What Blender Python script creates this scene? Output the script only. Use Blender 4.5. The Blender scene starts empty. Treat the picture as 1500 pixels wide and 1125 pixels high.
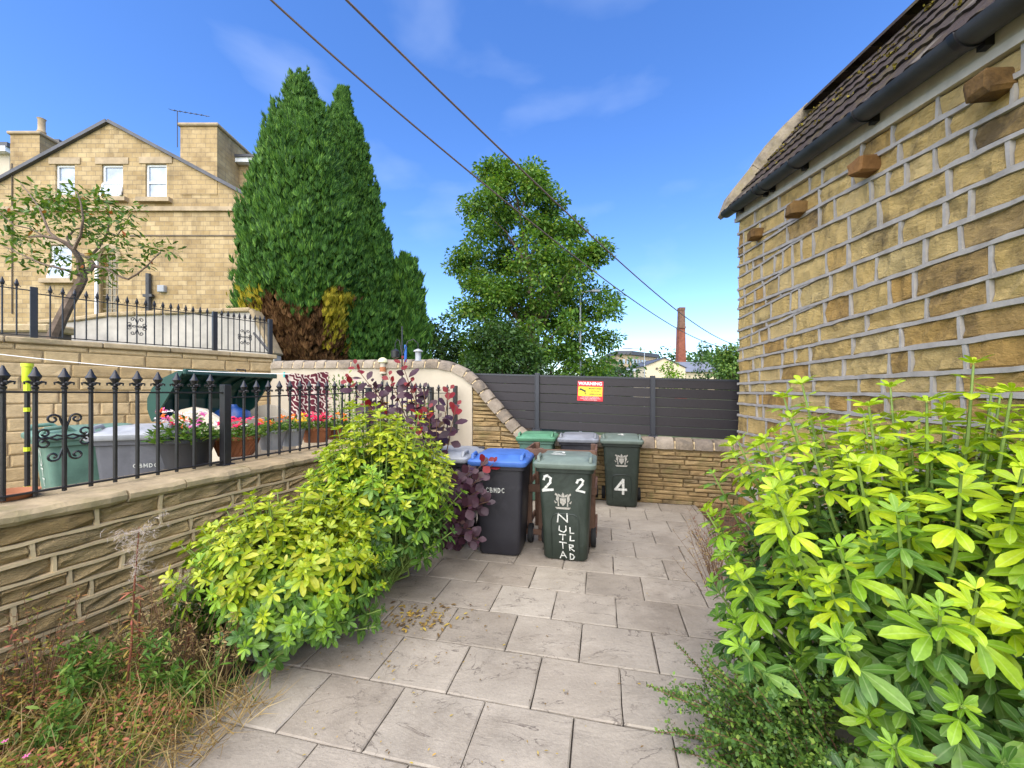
import bpy, bmesh, math, random
import numpy as np
from mathutils import Vector, Matrix, noise

R = math.radians
rng = random.Random(7)
nrg = np.random.default_rng(11)
scene = bpy.context.scene
C = scene.collection

# ------------------------------------------------------------------ camera
F, HZ, CZ = 583.0, 575.0, 1.65          # focal length and horizon row in 1500 px photo units, eye height (m)
cam = bpy.data.cameras.new('camera')
camo = bpy.data.objects.new('camera', cam)
C.objects.link(camo)
camo.location = (0, 0, CZ)
camo.rotation_euler = (R(90), 0, 0)
cam.sensor_width = 36
cam.lens = 36 * F / 1500
cam.shift_y = (HZ - 562.5) / 1500
cam.clip_start = 0.05
cam.clip_end = 3000
scene.camera = camo

# ------------------------------------------------------------------ light
SUN_EL, SUN_AZ = R(50), math.atan2(-0.38, -0.925)
world = bpy.data.worlds.new('World')
scene.world = world
world.use_nodes = True
wn, wl = world.node_tree.nodes, world.node_tree.links
wn.clear()
wo = wn.new('ShaderNodeOutputWorld')
bg = wn.new('ShaderNodeBackground')
bg.inputs['Strength'].default_value = 0.12
sky = wn.new('ShaderNodeTexSky')
sky.sky_type = 'NISHITA'
sky.sun_disc = False
sky.sun_elevation = SUN_EL
sky.sun_rotation = SUN_AZ
sky.altitude = 100
sky.air_density = 1.0
sky.dust_density = 0.4
sky.ozone_density = 2.5
hs = wn.new('ShaderNodeHueSaturation')
hs.inputs['Saturation'].default_value = 1.26
hs.inputs['Hue'].default_value = 0.512
hs.inputs['Value'].default_value = 1.38
wl.new(sky.outputs[0], hs.inputs['Color'])
tc = wn.new('ShaderNodeTexCoord')
mp = wn.new('ShaderNodeMapping')
mp.inputs['Scale'].default_value = (1.3, 1.0, 3.2)
mp.inputs['Rotation'].default_value = (0.1, 0.25, 0.4)
wl.new(tc.outputs['Generated'], mp.inputs['Vector'])
cn = wn.new('ShaderNodeTexNoise')
cn.inputs['Scale'].default_value = 2.1
cn.inputs['Detail'].default_value = 5
cn.inputs['Roughness'].default_value = 0.45
cn.inputs['Distortion'].default_value = 0.2
wl.new(mp.outputs[0], cn.inputs['Vector'])
cr = wn.new('ShaderNodeValToRGB')
cr.color_ramp.elements[0].position = 0.58
cr.color_ramp.elements[0].color = (0, 0, 0, 1)
cr.color_ramp.elements[1].position = 0.82
cr.color_ramp.elements[1].color = (0.19, 0.19, 0.19, 1)
wl.new(cn.outputs[0], cr.inputs[0])
mx = wn.new('ShaderNodeMixRGB')
mx.inputs['Color2'].default_value = (5.4, 6.0, 6.8, 1)
wl.new(cr.outputs[0], mx.inputs['Fac'])
wl.new(hs.outputs[0], mx.inputs['Color1'])
wl.new(mx.outputs[0], bg.inputs['Color'])
wl.new(bg.outputs[0], wo.inputs['Surface'])

sun = bpy.data.lights.new('sun', 'SUN')
sun.energy = 3.9
sun.angle = R(100)
sun.color = (1.0, 0.92, 0.77)
suno = bpy.data.objects.new('sun', sun)
C.objects.link(suno)
sd = Vector((math.sin(SUN_AZ) * math.cos(SUN_EL), math.cos(SUN_AZ) * math.cos(SUN_EL), math.sin(SUN_EL)))
suno.rotation_euler = (-sd).to_track_quat('-Z', 'Y').to_euler()
suno.location = sd * 30

vs = scene.view_settings
vs.view_transform = 'Standard'
vs.look = 'None'
vs.gamma = 1
vs.use_curve_mapping = False
vs.exposure = 1.0

# ------------------------------------------------------------------ helpers
def P(x, y, D):                          # photo direction at a known distance
    return Vector(((x - 750) / F * D, D, CZ - (y - HZ) / F * D))

def G(x, y, z=0.0):                      # photo direction meeting the level z
    D = F * (CZ - z) / (y - HZ)
    return Vector(((x - 750) / F * D, D, z))

WM = {}                                  # world matrices of things (set without waiting for the depsgraph)

def link(name, data, parent=None, loc=None, rot=None, scale=None):
    o = bpy.data.objects.new(name, data)
    C.objects.link(o)
    if parent is not None:
        o.parent = parent
    if loc is not None:
        o.location = loc
    if rot is not None:
        o.rotation_euler = rot
    if scale is not None:
        o.scale = scale
    m = o.matrix_basis.copy()
    if parent is not None:
        m = WM[parent] @ m
    WM[o] = m
    return o

def tag(o, label=None, cat=None, group=None, kind=None):
    if label: o['label'] = label
    if cat: o['category'] = cat
    if group: o['group'] = group
    if kind: o['kind'] = kind
    return o

def thing(name, label, cat, loc=(0, 0, 0), rz=0.0, group=None):
    o = link(name, None, None, loc, (0, 0, rz))
    o.empty_display_size = 0.1
    return tag(o, label, cat, group)

class MB:
    """collects shapes; build() links them as one mesh object"""
    def __init__(s):
        s.v, s.f, s.mi = [], [], []
    def add(s, vs, fs, m=0):
        b = len(s.v)
        s.v += [tuple(q) for q in vs]
        s.f += [tuple(b + i for i in f) for f in fs]
        s.mi += [m] * len(fs)
        return s
    def box(s, c, size, rz=0.0, M=None, m=0):
        hx, hy, hz = size[0] / 2, size[1] / 2, size[2] / 2
        vs = [Vector((x, y, z)) for x in (-hx, hx) for y in (-hy, hy) for z in (-hz, hz)]
        T = Matrix.Translation(c) @ (M if M is not None else Matrix.Rotation(rz, 4, 'Z'))
        return s.add([T @ q for q in vs], [(0, 1, 3, 2), (4, 6, 7, 5), (0, 4, 5, 1), (2, 3, 7, 6), (0, 2, 6, 4), (1, 5, 7, 3)], m)
    def bbox(s, c, size, b=0.01, rz=0.0, M=None, m=0):
        """box with chamfered edges"""
        h = [size[0] / 2, size[1] / 2, size[2] / 2]
        T = Matrix.Translation(c) @ (M if M is not None else Matrix.Rotation(rz, 4, 'Z'))
        vs, idx = [], {}
        for sx in (-1, 1):
            for sy in (-1, 1):
                for sz in (-1, 1):
                    for a in range(3):
                        q = [sx * (h[0] - b), sy * (h[1] - b), sz * (h[2] - b)]
                        q[a] = (sx, sy, sz)[a] * h[a]
                        idx[(sx, sy, sz, a)] = len(vs)
                        vs.append(T @ Vector(q))
        fs = []
        I = idx
        for a in range(3):
            o1, o2 = [(1, 2), (0, 2), (0, 1)][a]
            for sg in (-1, 1):
                loop = []
                for (p, q) in ((-1, -1), (1, -1), (1, 1), (-1, 1)):
                    k = [0, 0, 0]; k[a] = sg; k[o1] = p; k[o2] = q
                    loop.append(I[(k[0], k[1], k[2], a)])
                fs.append(loop)
        for a in range(3):
            o1, o2 = [(1, 2), (0, 2), (0, 1)][a]
            for p in (-1, 1):
                for q in (-1, 1):
                    k0 = [0, 0, 0]; k0[a] = -1; k0[o1] = p; k0[o2] = q
                    k1 = list(k0); k1[a] = 1
                    fs.append([I[(*k0, o1)], I[(*k1, o1)], I[(*k1, o2)], I[(*k0, o2)]])
        for sx in (-1, 1):
            for sy in (-1, 1):
                for sz in (-1, 1):
                    fs.append([I[(sx, sy, sz, 0)], I[(sx, sy, sz, 1)], I[(sx, sy, sz, 2)]])
        return s.add(vs, fs, m)
    def tube(s, pts, r, n=6, m=0, cap=True):
        pts = [Vector(p) for p in pts]
        k = len(pts)
        rs = r if isinstance(r, (list, tuple)) else [r] * k
        vs, fs = [], []
        ref = None
        for i, p in enumerate(pts):
            t = (pts[min(i + 1, k - 1)] - pts[max(i - 1, 0)])
            if t.length < 1e-9: t = Vector((0, 0, 1))
            t.normalize()
            if ref is None:
                ref = t.orthogonal().normalized()
            a = (ref - t * ref.dot(t))
            a = a.normalized() if a.length > 1e-6 else t.orthogonal().normalized()
            ref = a
            b = t.cross(a)
            for j in range(n):
                w = 2 * math.pi * j / n
                vs.append(p + (a * math.cos(w) + b * math.sin(w)) * rs[i])
        for i in range(k - 1):
            for j in range(n):
                fs.append((i * n + j, i * n + (j + 1) % n, (i + 1) * n + (j + 1) % n, (i + 1) * n + j))
        if cap:
            fs.append(tuple(range(n - 1, -1, -1)))
            fs.append(tuple((k - 1) * n + j for j in range(n)))
        return s.add(vs, fs, m)
    def lathe(s, prof, n=16, c=(0, 0, 0), m=0, M=None):
        T = Matrix.Translation(c) @ (M if M is not None else Matrix.Identity(4))
        vs, fs = [], []
        for (r, z) in prof:
            for j in range(n):
                w = 2 * math.pi * j / n
                vs.append(T @ Vector((r * math.cos(w), r * math.sin(w), z)))
        for i in range(len(prof) - 1):
            for j in range(n):
                fs.append((i * n + j, i * n + (j + 1) % n, (i + 1) * n + (j + 1) % n, (i + 1) * n + j))
        fs.append(tuple(range(n - 1, -1, -1)))
        fs.append(tuple((len(prof) - 1) * n + j for j in range(n)))
        return s.add(vs, fs, m)
    def prism(s, poly, d, m=0):
        """extrude a 3D polygon by vector d"""
        d = Vector(d)
        n = len(poly)
        vs = [Vector(p) for p in poly] + [Vector(p) + d for p in poly]
        fs = [tuple(range(n)), tuple(range(2 * n - 1, n - 1, -1))]
        fs += [(i, n + i, n + (i + 1) % n, (i + 1) % n) for i in range(n)]
        return s.add(vs, fs, m)
    def mesh(s, name, mats, M=None, smooth=False, fix=True):
        me = bpy.data.meshes.new(name)
        vs = s.v if M is None else [tuple(M @ Vector(q)) for q in s.v]
        me.from_pydata(vs, [], s.f)
        for mt in (mats if isinstance(mats, (list, tuple)) else [mats]):
            me.materials.append(mt)
        me.polygons.foreach_set('material_index', s.mi)
        if smooth:
            me.polygons.foreach_set('use_smooth', [True] * len(s.f))
        if fix:
            bm = bmesh.new(); bm.from_mesh(me)
            bmesh.ops.recalc_face_normals(bm, faces=bm.faces)
            bm.to_mesh(me); bm.free()
        me.update()
        if smooth:
            try: me.set_sharp_from_angle(angle=R(40))
            except Exception: pass
        return me
    def build(s, name, mats, parent=None, world=False, smooth=False, loc=None, rot=None):
        M = None
        if world and parent is not None:
            M = WM[parent].inverted()
        return link(name, s.mesh(name, mats, M, smooth), parent, loc, rot)

def np_mesh(name, V, tf, mat, M=None, smooth=False, rib=None):
    """V: (N, nv, 3) instances of one template whose faces are tf (list of index tuples)"""
    N, nv, _ = V.shape
    me = bpy.data.meshes.new(name)
    co = V.reshape(-1, 3)
    if M is not None:
        A = np.array(M)
        co = co @ A[:3, :3].T + A[:3, 3]
    me.vertices.add(N * nv)
    me.vertices.foreach_set('co', co.astype(np.float32).ravel())
    sizes = np.array([len(f) for f in tf])
    flat = np.concatenate([np.array(f) for f in tf])
    loops = (flat[None, :] + (np.arange(N) * nv)[:, None]).ravel()
    tot = np.tile(sizes, N)
    st = np.concatenate([[0], np.cumsum(tot)[:-1]])
    me.loops.add(len(loops))
    me.loops.foreach_set('vertex_index', loops.astype(np.int32))
    me.polygons.add(len(tot))
    me.polygons.foreach_set('loop_start', st.astype(np.int32))
    me.polygons.foreach_set('loop_total', tot.astype(np.int32))
    if smooth:
        me.polygons.foreach_set('use_smooth', np.ones(len(tot), dtype=bool))
    if rib is not None:
        at = me.attributes.new('rib', 'FLOAT', 'POINT')
        at.data.foreach_set('value', np.tile(rib, N).astype(np.float32))
    me.materials.append(mat)
    me.update(calc_edges=True)
    return me

def frames(d, up):
    """rotation matrices (N,3,3): local Y along d, local Z near up"""
    d = d / np.linalg.norm(d, axis=1, keepdims=True)
    x = np.cross(d, up)
    nn = np.linalg.norm(x, axis=1, keepdims=True)
    x = np.where(nn < 1e-4, np.array([[1.0, 0, 0]]), x / np.maximum(nn, 1e-4))
    z = np.cross(x, d)
    return np.stack([x, d, z], axis=2)

def scatter(tv, pos, d, up, size):
    """place template verts tv (nv,3) at pos with frames and sizes"""
    Rm = frames(d, up)
    return np.einsum('nij,vj->nvi', Rm, tv) * size[:, None, None] + pos[:, None, :]

# leaflet templates: local Y is the length, Z the upper side
def leaflet_fine(w, fold, droop):
    rows = ((.18, .46), (.42, .82), (.66, 1.0), (.87, .68))
    v = [[0, 0, 0]]
    for y, q in rows: v += [[-.5 * w * q, y, fold * w * q], [0, y, 0], [.5 * w * q, y, fold * w * q]]
    v.append([0, 1, 0]); v = np.array(v); v[:, 2] -= droop * v[:, 1] ** 2
    f = [(0, 2, 1), (0, 3, 2)]
    for i in range(3):
        a = 1 + 3 * i; f += [(a, a + 1, a + 4, a + 3), (a + 1, a + 2, a + 5, a + 4)]
    f += [(10, 11, 13), (11, 12, 13)]
    return v, f
def leaflet(w=0.4, fold=0.10, droop=0.18, wide=0.62):
    v = np.array([[0, 0, 0], [-0.36 * w, 0.3, fold * w], [0, 0.3, 0], [0.36 * w, 0.3, fold * w],
                  [-0.5 * w, wide, fold * w], [0, wide, 0], [0.5 * w, wide, fold * w],
                  [-0.27 * w, 0.88, fold * w * .6], [0.27 * w, 0.88, fold * w * .6], [0, 1.0, 0]])
    v[:, 2] -= droop * v[:, 1] ** 2
    f = [(0, 2, 1), (0, 3, 2), (1, 2, 5, 4), (2, 3, 6, 5), (4, 5, 9, 7), (5, 6, 8, 9)]
    return v, f
LF, LFf = leaflet()
QF = np.array([[0, 0, 0], [-0.28, 0.45, 0.05], [0.28, 0.45, 0.05], [0, 1, -0.08]])
QFf = [(0, 2, 3, 1)]
BL = np.array([[-0.5, 0, 0], [0.5, 0, 0], [0.35, 0.5, 0.06], [-0.35, 0.5, 0.06], [0, 1, -0.05]])   # grass blade (x scaled by caller)
BLf = [(0, 1, 2, 3), (3, 2, 4)]

# ------------------------------------------------------------------ materials
MATS = {}
def lin(c):
    return tuple(((u / 255) / 12.92 if u / 255 <= 0.04045 else ((u / 255 + 0.055) / 1.055) ** 2.4) for u in c)

def newmat(name):
    m = bpy.data.materials.new(name)
    m.use_nodes = True
    nt = m.node_tree
    nt.nodes.clear()
    out = nt.nodes.new('ShaderNodeOutputMaterial')
    bs = nt.nodes.new('ShaderNodeBsdfPrincipled')
    nt.links.new(bs.outputs[0], out.inputs[0])
    MATS[name] = m
    return m, nt, bs, out

def ramp(nt, src, stops, interp='LINEAR'):
    r = nt.nodes.new('ShaderNodeValToRGB')
    r.color_ramp.interpolation = interp
    e = r.color_ramp.elements
    while len(e) < len(stops): e.new(0.5)
    for i, (p, c) in enumerate(stops):
        e[i].position = p
        e[i].color = (*c, 1) if len(c) == 3 else c
    nt.links.new(src, r.inputs[0])
    return r.outputs[0]

def tex(nt, scale, detail=4, rough=0.6, coord='Object', sc=None, dist=0.0, kind='noise'):
    t = nt.nodes.new('ShaderNodeTexCoord')
    src = t.outputs[coord]
    if coord == 'World':
        src = None
    if sc is not None:
        mp = nt.nodes.new('ShaderNodeMapping')
        mp.inputs['Scale'].default_value = sc
        nt.links.new(src, mp.inputs['Vector']); src = mp.outputs[0]
    n = nt.nodes.new('ShaderNodeTexNoise')
    n.inputs['Scale'].default_value = scale
    n.inputs['Detail'].default_value = detail
    n.inputs['Roughness'].default_value = rough
    n.inputs['Distortion'].default_value = dist
    nt.links.new(src, n.inputs['Vector'])
    return n.outputs[0]

def wpos(nt, n):
    """feed world position to a noise texture node output"""
    g = nt.nodes.new('ShaderNodeNewGeometry')
    nt.links.new(g.outputs['Position'], n.node.inputs['Vector'])
    return n

def mix(nt, a, b, fac, mode='MIX'):
    m = nt.nodes.new('ShaderNodeMixRGB')
    m.blend_type = mode
    for s, q in ((0, fac), (1, a), (2, b)):
        if isinstance(q, (int, float)): m.inputs[s].default_value = q
        elif isinstance(q, tuple): m.inputs[s].default_value = (*q, 1) if len(q) == 3 else q
        else: nt.links.new(q, m.inputs[s])
    return m.outputs[0]

def bump(nt, bs, h, strength=0.5, dist=0.01):
    b = nt.nodes.new('ShaderNodeBump')
    b.inputs['Strength'].default_value = strength
    b.inputs['Distance'].default_value = dist
    nt.links.new(h, b.inputs['Height'])
    nt.links.new(b.outputs[0], bs.inputs['Normal'])
    return b

def orand(nt):
    return nt.nodes.new('ShaderNodeObjectInfo').outputs['Random']

def plain(name, col, rough=0.6, var=0.25, scale=8, metal=0.0, bmp=0.15, bscale=60, spec=0.5):
    m, nt, bs, out = newmat(name)
    n = wpos(nt, tex(nt, scale, 5))
    lo = tuple(c * (1 - var) for c in col)
    hi = tuple(min(1, c * (1 + var)) for c in col)
    nt.links.new(ramp(nt, n, [(0.3, lo), (0.7, hi)]), bs.inputs['Base Color'])
    bs.inputs['Roughness'].default_value = rough
    bs.inputs['Metallic'].default_value = metal
    bs.inputs['Specular IOR Level'].default_value = spec
    if bmp > 0:
        bump(nt, bs, wpos(nt, tex(nt, bscale, 4)), bmp, 0.004)
    return m

def stone(name, cols, stain=(0.035, 0.03, 0.026), stain_at=0.62, mott=0.35, bscale=26, bstr=0.8, moss=None, rough=0.9, lay=2.5):
    """sandstone: each stone its own tint, mottling, soot stains and a rough tooled face"""
    m, nt, bs, out = newmat(name)
    r = orand(nt)
    k = len(cols)
    base = ramp(nt, r, [(i / (k - 1), c) for i, c in enumerate(cols)])
    n1 = wpos(nt, tex(nt, 7.5, 6, 0.65))
    base = mix(nt, base, ramp(nt, n1, [(0.25, (0.35, 0.33, 0.30)), (0.55, (0.85, 0.85, 0.85)), (0.8, (1.25, 1.22, 1.15))]), mott * 1.6, 'MULTIPLY')
    n2 = wpos(nt, tex(nt, 2.6, 8, 0.72, dist=0.4))
    add = nt.nodes.new('ShaderNodeMath'); add.operation = 'MULTIPLY_ADD'
    nt.links.new(r, add.inputs[0]); add.inputs[1].default_value = 0.16
    nt.links.new(n2, add.inputs[2])
    sf = ramp(nt, add.outputs[0], [(stain_at, (0, 0, 0)), (stain_at + 0.16, (1, 1, 1))])
    base = mix(nt, base, stain, mix(nt, (0, 0, 0), sf, 0.70))
    if moss:
        n3 = wpos(nt, tex(nt, 5.0, 6, 0.7))
        base = mix(nt, base, moss, ramp(nt, n3, [(0.5, (0, 0, 0)), (0.72, (.8, .8, .8))]))
    nt.links.new(base, bs.inputs['Base Color'])
    bs.inputs['Roughness'].default_value = rough
    bs.inputs['Specular IOR Level'].default_value = 0.25
    hb = tex(nt, bscale, 8, 0.7)
    g = nt.nodes.new('ShaderNodeNewGeometry')
    mpn = nt.nodes.new('ShaderNodeMapping'); mpn.inputs['Scale'].default_value = (1, 1, lay)
    nt.links.new(g.outputs['Position'], mpn.inputs['Vector'])
    nt.links.new(mpn.outputs[0], hb.node.inputs['Vector'])
    bump(nt, bs, hb, bstr, 0.02)
    return m

def leafmat(name, stops, rough=0.4, trans=0.35, spec=0.4, tcol=None, veins=False):
    """leaf: tint per leaflet, light passing through"""
    m, nt, bs, out = newmat(name)
    g = nt.nodes.new('ShaderNodeNewGeometry')
    col = ramp(nt, g.outputs['Random Per Island'], stops)
    if veins:
        at = nt.nodes.new('ShaderNodeAttribute'); at.attribute_name = 'rib'
        rf = ramp(nt, at.outputs['Fac'], [(.84, (0, 0, 0)), (.98, (.28, .28, .28))])
        col = mix(nt, col, mix(nt, col, (.9, 1.0, .55), .45), rf)
        bl = wpos(nt, tex(nt, 45, 4, .6))
        col = mix(nt, col, ramp(nt, bl, [(.3, (.72, .74, .6)), (.6, (1.06, 1.06, 1.0))]), .8, 'MULTIPLY')
        sp = wpos(nt, tex(nt, 16, 5, .7))
        col = mix(nt, col, (.22, .13, .03), ramp(nt, sp, [(.70, (0, 0, 0)), (.76, (.8, .8, .8))]))
        bump(nt, bs, mix(nt, bl, at.outputs['Fac'], .5), .35, .006)
    nt.links.new(col, bs.inputs['Base Color'])
    bs.inputs['Roughness'].default_value = rough
    bs.inputs['Specular IOR Level'].default_value = spec
    tr = nt.nodes.new('ShaderNodeBsdfTranslucent')
    nt.links.new(mix(nt, col, tcol or (1.0, 1.0, 0.55), 1.0, 'MULTIPLY'), tr.inputs['Color'])
    ms = nt.nodes.new('ShaderNodeMixShader')
    ms.inputs[0].default_value = trans
    nt.links.new(bs.outputs[0], ms.inputs[1])
    nt.links.new(tr.outputs[0], ms.inputs[2])
    nt.links.new(ms.outputs[0], out.inputs[0])
    return m

M_wallstone = stone('wall_stone', [(.56, .37, .13), (.66, .47, .18), (.68, .50, .22), (.60, .42, .16), (.64, .48, .21), (.66, .46, .17), (.55, .33, .10), (.46, .33, .15)], stain_at=0.61, bstr=1.3, bscale=20)
M_gardenstone = stone('garden_stone', [(.60, .42, .19), (.68, .50, .26), (.64, .47, .23), (.54, .37, .16), (.64, .47, .24)], stain=(.12, .10, .07), stain_at=0.68, bstr=1.6, bscale=34, lay=4)
M_retstone = stone('retaining_stone', [(.56, .40, .20), (.62, .46, .25), (.56, .41, .21), (.50, .35, .17)], stain=(.16, .12, .07), stain_at=0.68, bstr=0.7)
M_lowstone = stone('low_wall_stone', [(.38, .26, .12), (.44, .31, .15), (.41, .28, .13), (.35, .24, .11), (.40, .30, .17)], stain=(.12, .085, .045), stain_at=0.6, bstr=0.8, moss=(.20, .18, .07))
M_coping = stone('coping_stone', [(.30, .25, .19), (.36, .30, .23), (.27, .22, .17), (.33, .26, .18)], stain=(.09, .08, .07), stain_at=0.6, bstr=0.7, lay=1)
M_slabcoping = stone('coping_slab', [(.44, .33, .19), (.48, .37, .22), (.42, .32, .19)], stain=(.16, .13, .08), stain_at=0.62, bstr=0.5, lay=1, moss=(.26, .22, .10))
M_mortar = plain('ribbon_mortar', (.37, .34, .305), 0.92, 0.2, 9, bmp=0.5, bscale=70, spec=0.2)
M_mortar_warm = plain('warm_mortar', (.52, .40, .23), 0.92, 0.22, 6, bmp=0.5, bscale=60, spec=0.2)
M_mortar_dark = plain('dark_mortar', (.17, .13, .08), 0.95, 0.3, 6, bmp=0.4, spec=0.2)
M_render = plain('cream_render', (.52, .45, .34), 0.9, 0.10, 1.4, bmp=0.25, bscale=120, spec=0.2)
M_whiterender = plain('weathered_white_render', (.46, .42, .36), 0.9, 0.25, 2.2, bmp=0.3, bscale=60, spec=0.2)
M_joint = plain('joint_sand', (.065, .055, .045), 0.95, 0.3, 12, bmp=0.4, spec=0.2)
M_soil = plain('soil', (.085, .06, .04), 0.95, 0.45, 9, bmp=0.8, bscale=40, spec=0.15)
M_yard = plain('yard_concrete', (.33, .29, .24), 0.9, 0.2, 3, bmp=0.3)
M_ground = plain('ground', (.10, .12, .05), 0.95, 0.4, 0.6, bmp=0.4, spec=0.2)
M_asphalt = plain('asphalt', (.06, .06, .06), 0.9, 0.3, 3, bmp=0.4)
M_iron = plain('black_iron', (.016, .015, .017), 0.38, 0.3, 20, bmp=0.1, spec=0.5)
M_fence = None
M_post = plain('fence_post_metal', (.022, .024, .032), 0.45, 0.15, 10, bmp=0.05)
M_gutter = plain('gutter_plastic', (.035, .034, .034), 0.5, 0.35, 4, bmp=0.08, spec=0.5)
M_fascia = plain('fascia_paint', (.55, .49, .39), 0.6, 0.15, 7, bmp=0.2)
M_tile = stone('roof_tile', [(.040, .028, .024), (.052, .036, .031), (.045, .034, .029), (.06, .043, .038)], stain=(.22, .19, .15), stain_at=0.66, bstr=0.6, moss=(.10, .075, .02), lay=1)
M_corbel = stone('corbel_wood', [(.26, .12, .04), (.20, .12, .045), (.30, .16, .05)], stain=(.03, .02, .014), stain_at=0.58, bstr=0.7, lay=1)
M_kneeler = stone('kneeler_stone', [(.34, .28, .20), (.36, .30, .22)], stain=(.10, .085, .06), stain_at=0.6, lay=1, moss=(.24, .2, .08))
M_white = plain('white_plastic', (.78, .78, .77), 0.4, 0.04, 5, bmp=0)
M_timber = plain('brown_timber', (.11, .055, .032), 0.7, 0.35, 8, bmp=0.4, bscale=40)
M_bark = plain('bark', (.17, .125, .095), 0.95, 0.4, 9, bmp=0.9, bscale=30, spec=0.15)
M_twig = plain('twig', (.16, .09, .05), 0.9, 0.3, 12, bmp=0.3, spec=0.2)
M_greenstem = plain('green_stem', (.18, .26, .05), 0.6, 0.3, 12, bmp=0.1)
M_paint = plain('white_paint_marks', (.58, .58, .52), 0.7, 0.45, 38, bmp=0.2)
M_emblem = plain('emblem_print', (.34, .32, .27), 0.6, 0.35, 90, bmp=0)
M_cable = plain('cable_sheath', (.17, .12, .10), 0.6, 0.15, 4, bmp=0)

def slabmat():
    m, nt, bs, out = newmat('riven_paving')
    r = orand(nt)
    base = ramp(nt, r, [(0, (.28, .245, .20)), (.3, (.36, .32, .265)), (.6, (.31, .27, .22)), (1, (.40, .36, .30))])
    n1 = wpos(nt, tex(nt, 2.2, 6, 0.65))
    base = mix(nt, base, ramp(nt, n1, [(0.3, (.72, .70, .67)), (0.65, (1.08, 1.06, 1.03))]), 0.8, 'MULTIPLY')
    n2 = wpos(nt, tex(nt, 60, 4, 0.7))
    base = mix(nt, base, ramp(nt, n2, [(0.3, (.78, .77, .75)), (0.6, (1.04, 1.04, 1.03))]), 0.5, 'MULTIPLY')
    # riven ridges: contour lines of a stretched, warped noise
    info = nt.nodes.new('ShaderNodeObjectInfo')
    g = nt.nodes.new('ShaderNodeNewGeometry')
    off = nt.nodes.new('ShaderNodeVectorMath'); off.operation = 'SCALE'
    nt.links.new(g.outputs['Position'], off.inputs[0]); off.inputs['Scale'].default_value = 1.0
    ad = nt.nodes.new('ShaderNodeVectorMath'); ad.operation = 'ADD'
    cmb = nt.nodes.new('ShaderNodeCombineXYZ')
    mu = nt.nodes.new('ShaderNodeMath'); mu.operation = 'MULTIPLY'; mu.inputs[1].default_value = 37.0
    nt.links.new(info.outputs['Random'], mu.inputs[0]); nt.links.new(mu.outputs[0], cmb.inputs[2])
    nt.links.new(off.outputs[0], ad.inputs[0]); nt.links.new(cmb.outputs[0], ad.inputs[1])
    rot = nt.nodes.new('ShaderNodeMapping'); rot.inputs['Rotation'].default_value = (0, 0, R(35)); rot.inputs['Scale'].default_value = (1.0, 2.0, 1.0)
    nt.links.new(ad.outputs[0], rot.inputs['Vector'])
    nz = nt.nodes.new('ShaderNodeTexNoise'); nz.inputs['Scale'].default_value = 2.0; nz.inputs['Detail'].default_value = 6
    nz.inputs['Roughness'].default_value = 0.62; nz.inputs['Distortion'].default_value = 0.9
    nt.links.new(rot.outputs[0], nz.inputs['Vector'])
    st = nt.nodes.new('ShaderNodeMath'); st.operation = 'MULTIPLY'; st.inputs[1].default_value = 5.4
    nt.links.new(nz.outputs[0], st.inputs[0])
    fr = nt.nodes.new('ShaderNodeMath'); fr.operation = 'FRACT'
    nt.links.new(st.outputs[0], fr.inputs[0])
    line = ramp(nt, fr.outputs[0], [(0.0, (1, 1, 1)), (0.04, (.85, .85, .85)), (0.085, (0, 0, 0)), (1.0, (0, 0, 0))])
    msk = wpos(nt, tex(nt, 4.0, 3, 0.6))
    lf = mix(nt, (0, 0, 0), line, ramp(nt, msk, [(0.40, (.05, .05, .05)), (0.58, (.85, .85, .85))]))
    base = mix(nt, base, (.10, .08, .065), lf)
    dirt = wpos(nt, tex(nt, 1.1, 7, 0.7, dist=0.6))
    base = mix(nt, base, (.13, .10, .07), ramp(nt, dirt, [(0.50, (0, 0, 0)), (0.72, (.6, .6, .6))]))
    spots = wpos(nt, tex(nt, 13, 3, 0.5))
    base = mix(nt, base, (.09, .07, .05), ramp(nt, spots, [(0.73, (0, 0, 0)), (0.78, (.8, .8, .8))]))
    nt.links.new(base, bs.inputs['Base Color'])
    bs.inputs['Roughness'].default_value = 0.78
    bs.inputs['Specular IOR Level'].default_value = 0.35
    nf = wpos(nt, tex(nt, 14, 7, 0.72, dist=.6))
    hh = mix(nt, mix(nt, fr.outputs[0], nz.outputs[0], 0.72), nf, .45)
    bump(nt, bs, mix(nt, hh, n2, 0.25), 0.75, 0.016)
    return m
M_slab = slabmat()

def fencemat():
    m, nt, bs, out = newmat('composite_board')
    r = orand(nt)
    base = ramp(nt, r, [(0, (.017, .013, .015)), (1, (.025, .020, .022))])
    n = wpos(nt, tex(nt, 30, 5, 0.6))
    base = mix(nt, base, ramp(nt, n, [(.3, (.75, .75, .75)), (.7, (1.2, 1.2, 1.2))]), .6, 'MULTIPLY')
    nt.links.new(base, bs.inputs['Base Color'])
    bs.inputs['Roughness'].default_value = 0.62
    g = nt.nodes.new('ShaderNodeNewGeometry')
    mpn = nt.nodes.new('ShaderNodeMapping'); mpn.inputs['Scale'].default_value = (2, 2, 60)
    nt.links.new(g.outputs['Position'], mpn.inputs['Vector'])
    h = tex(nt, 3, 5, 0.7)
    nt.links.new(mpn.outputs[0], h.node.inputs['Vector'])
    bump(nt, bs, h, 0.35, 0.004)
    return m
M_fence = fencemat()

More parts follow.
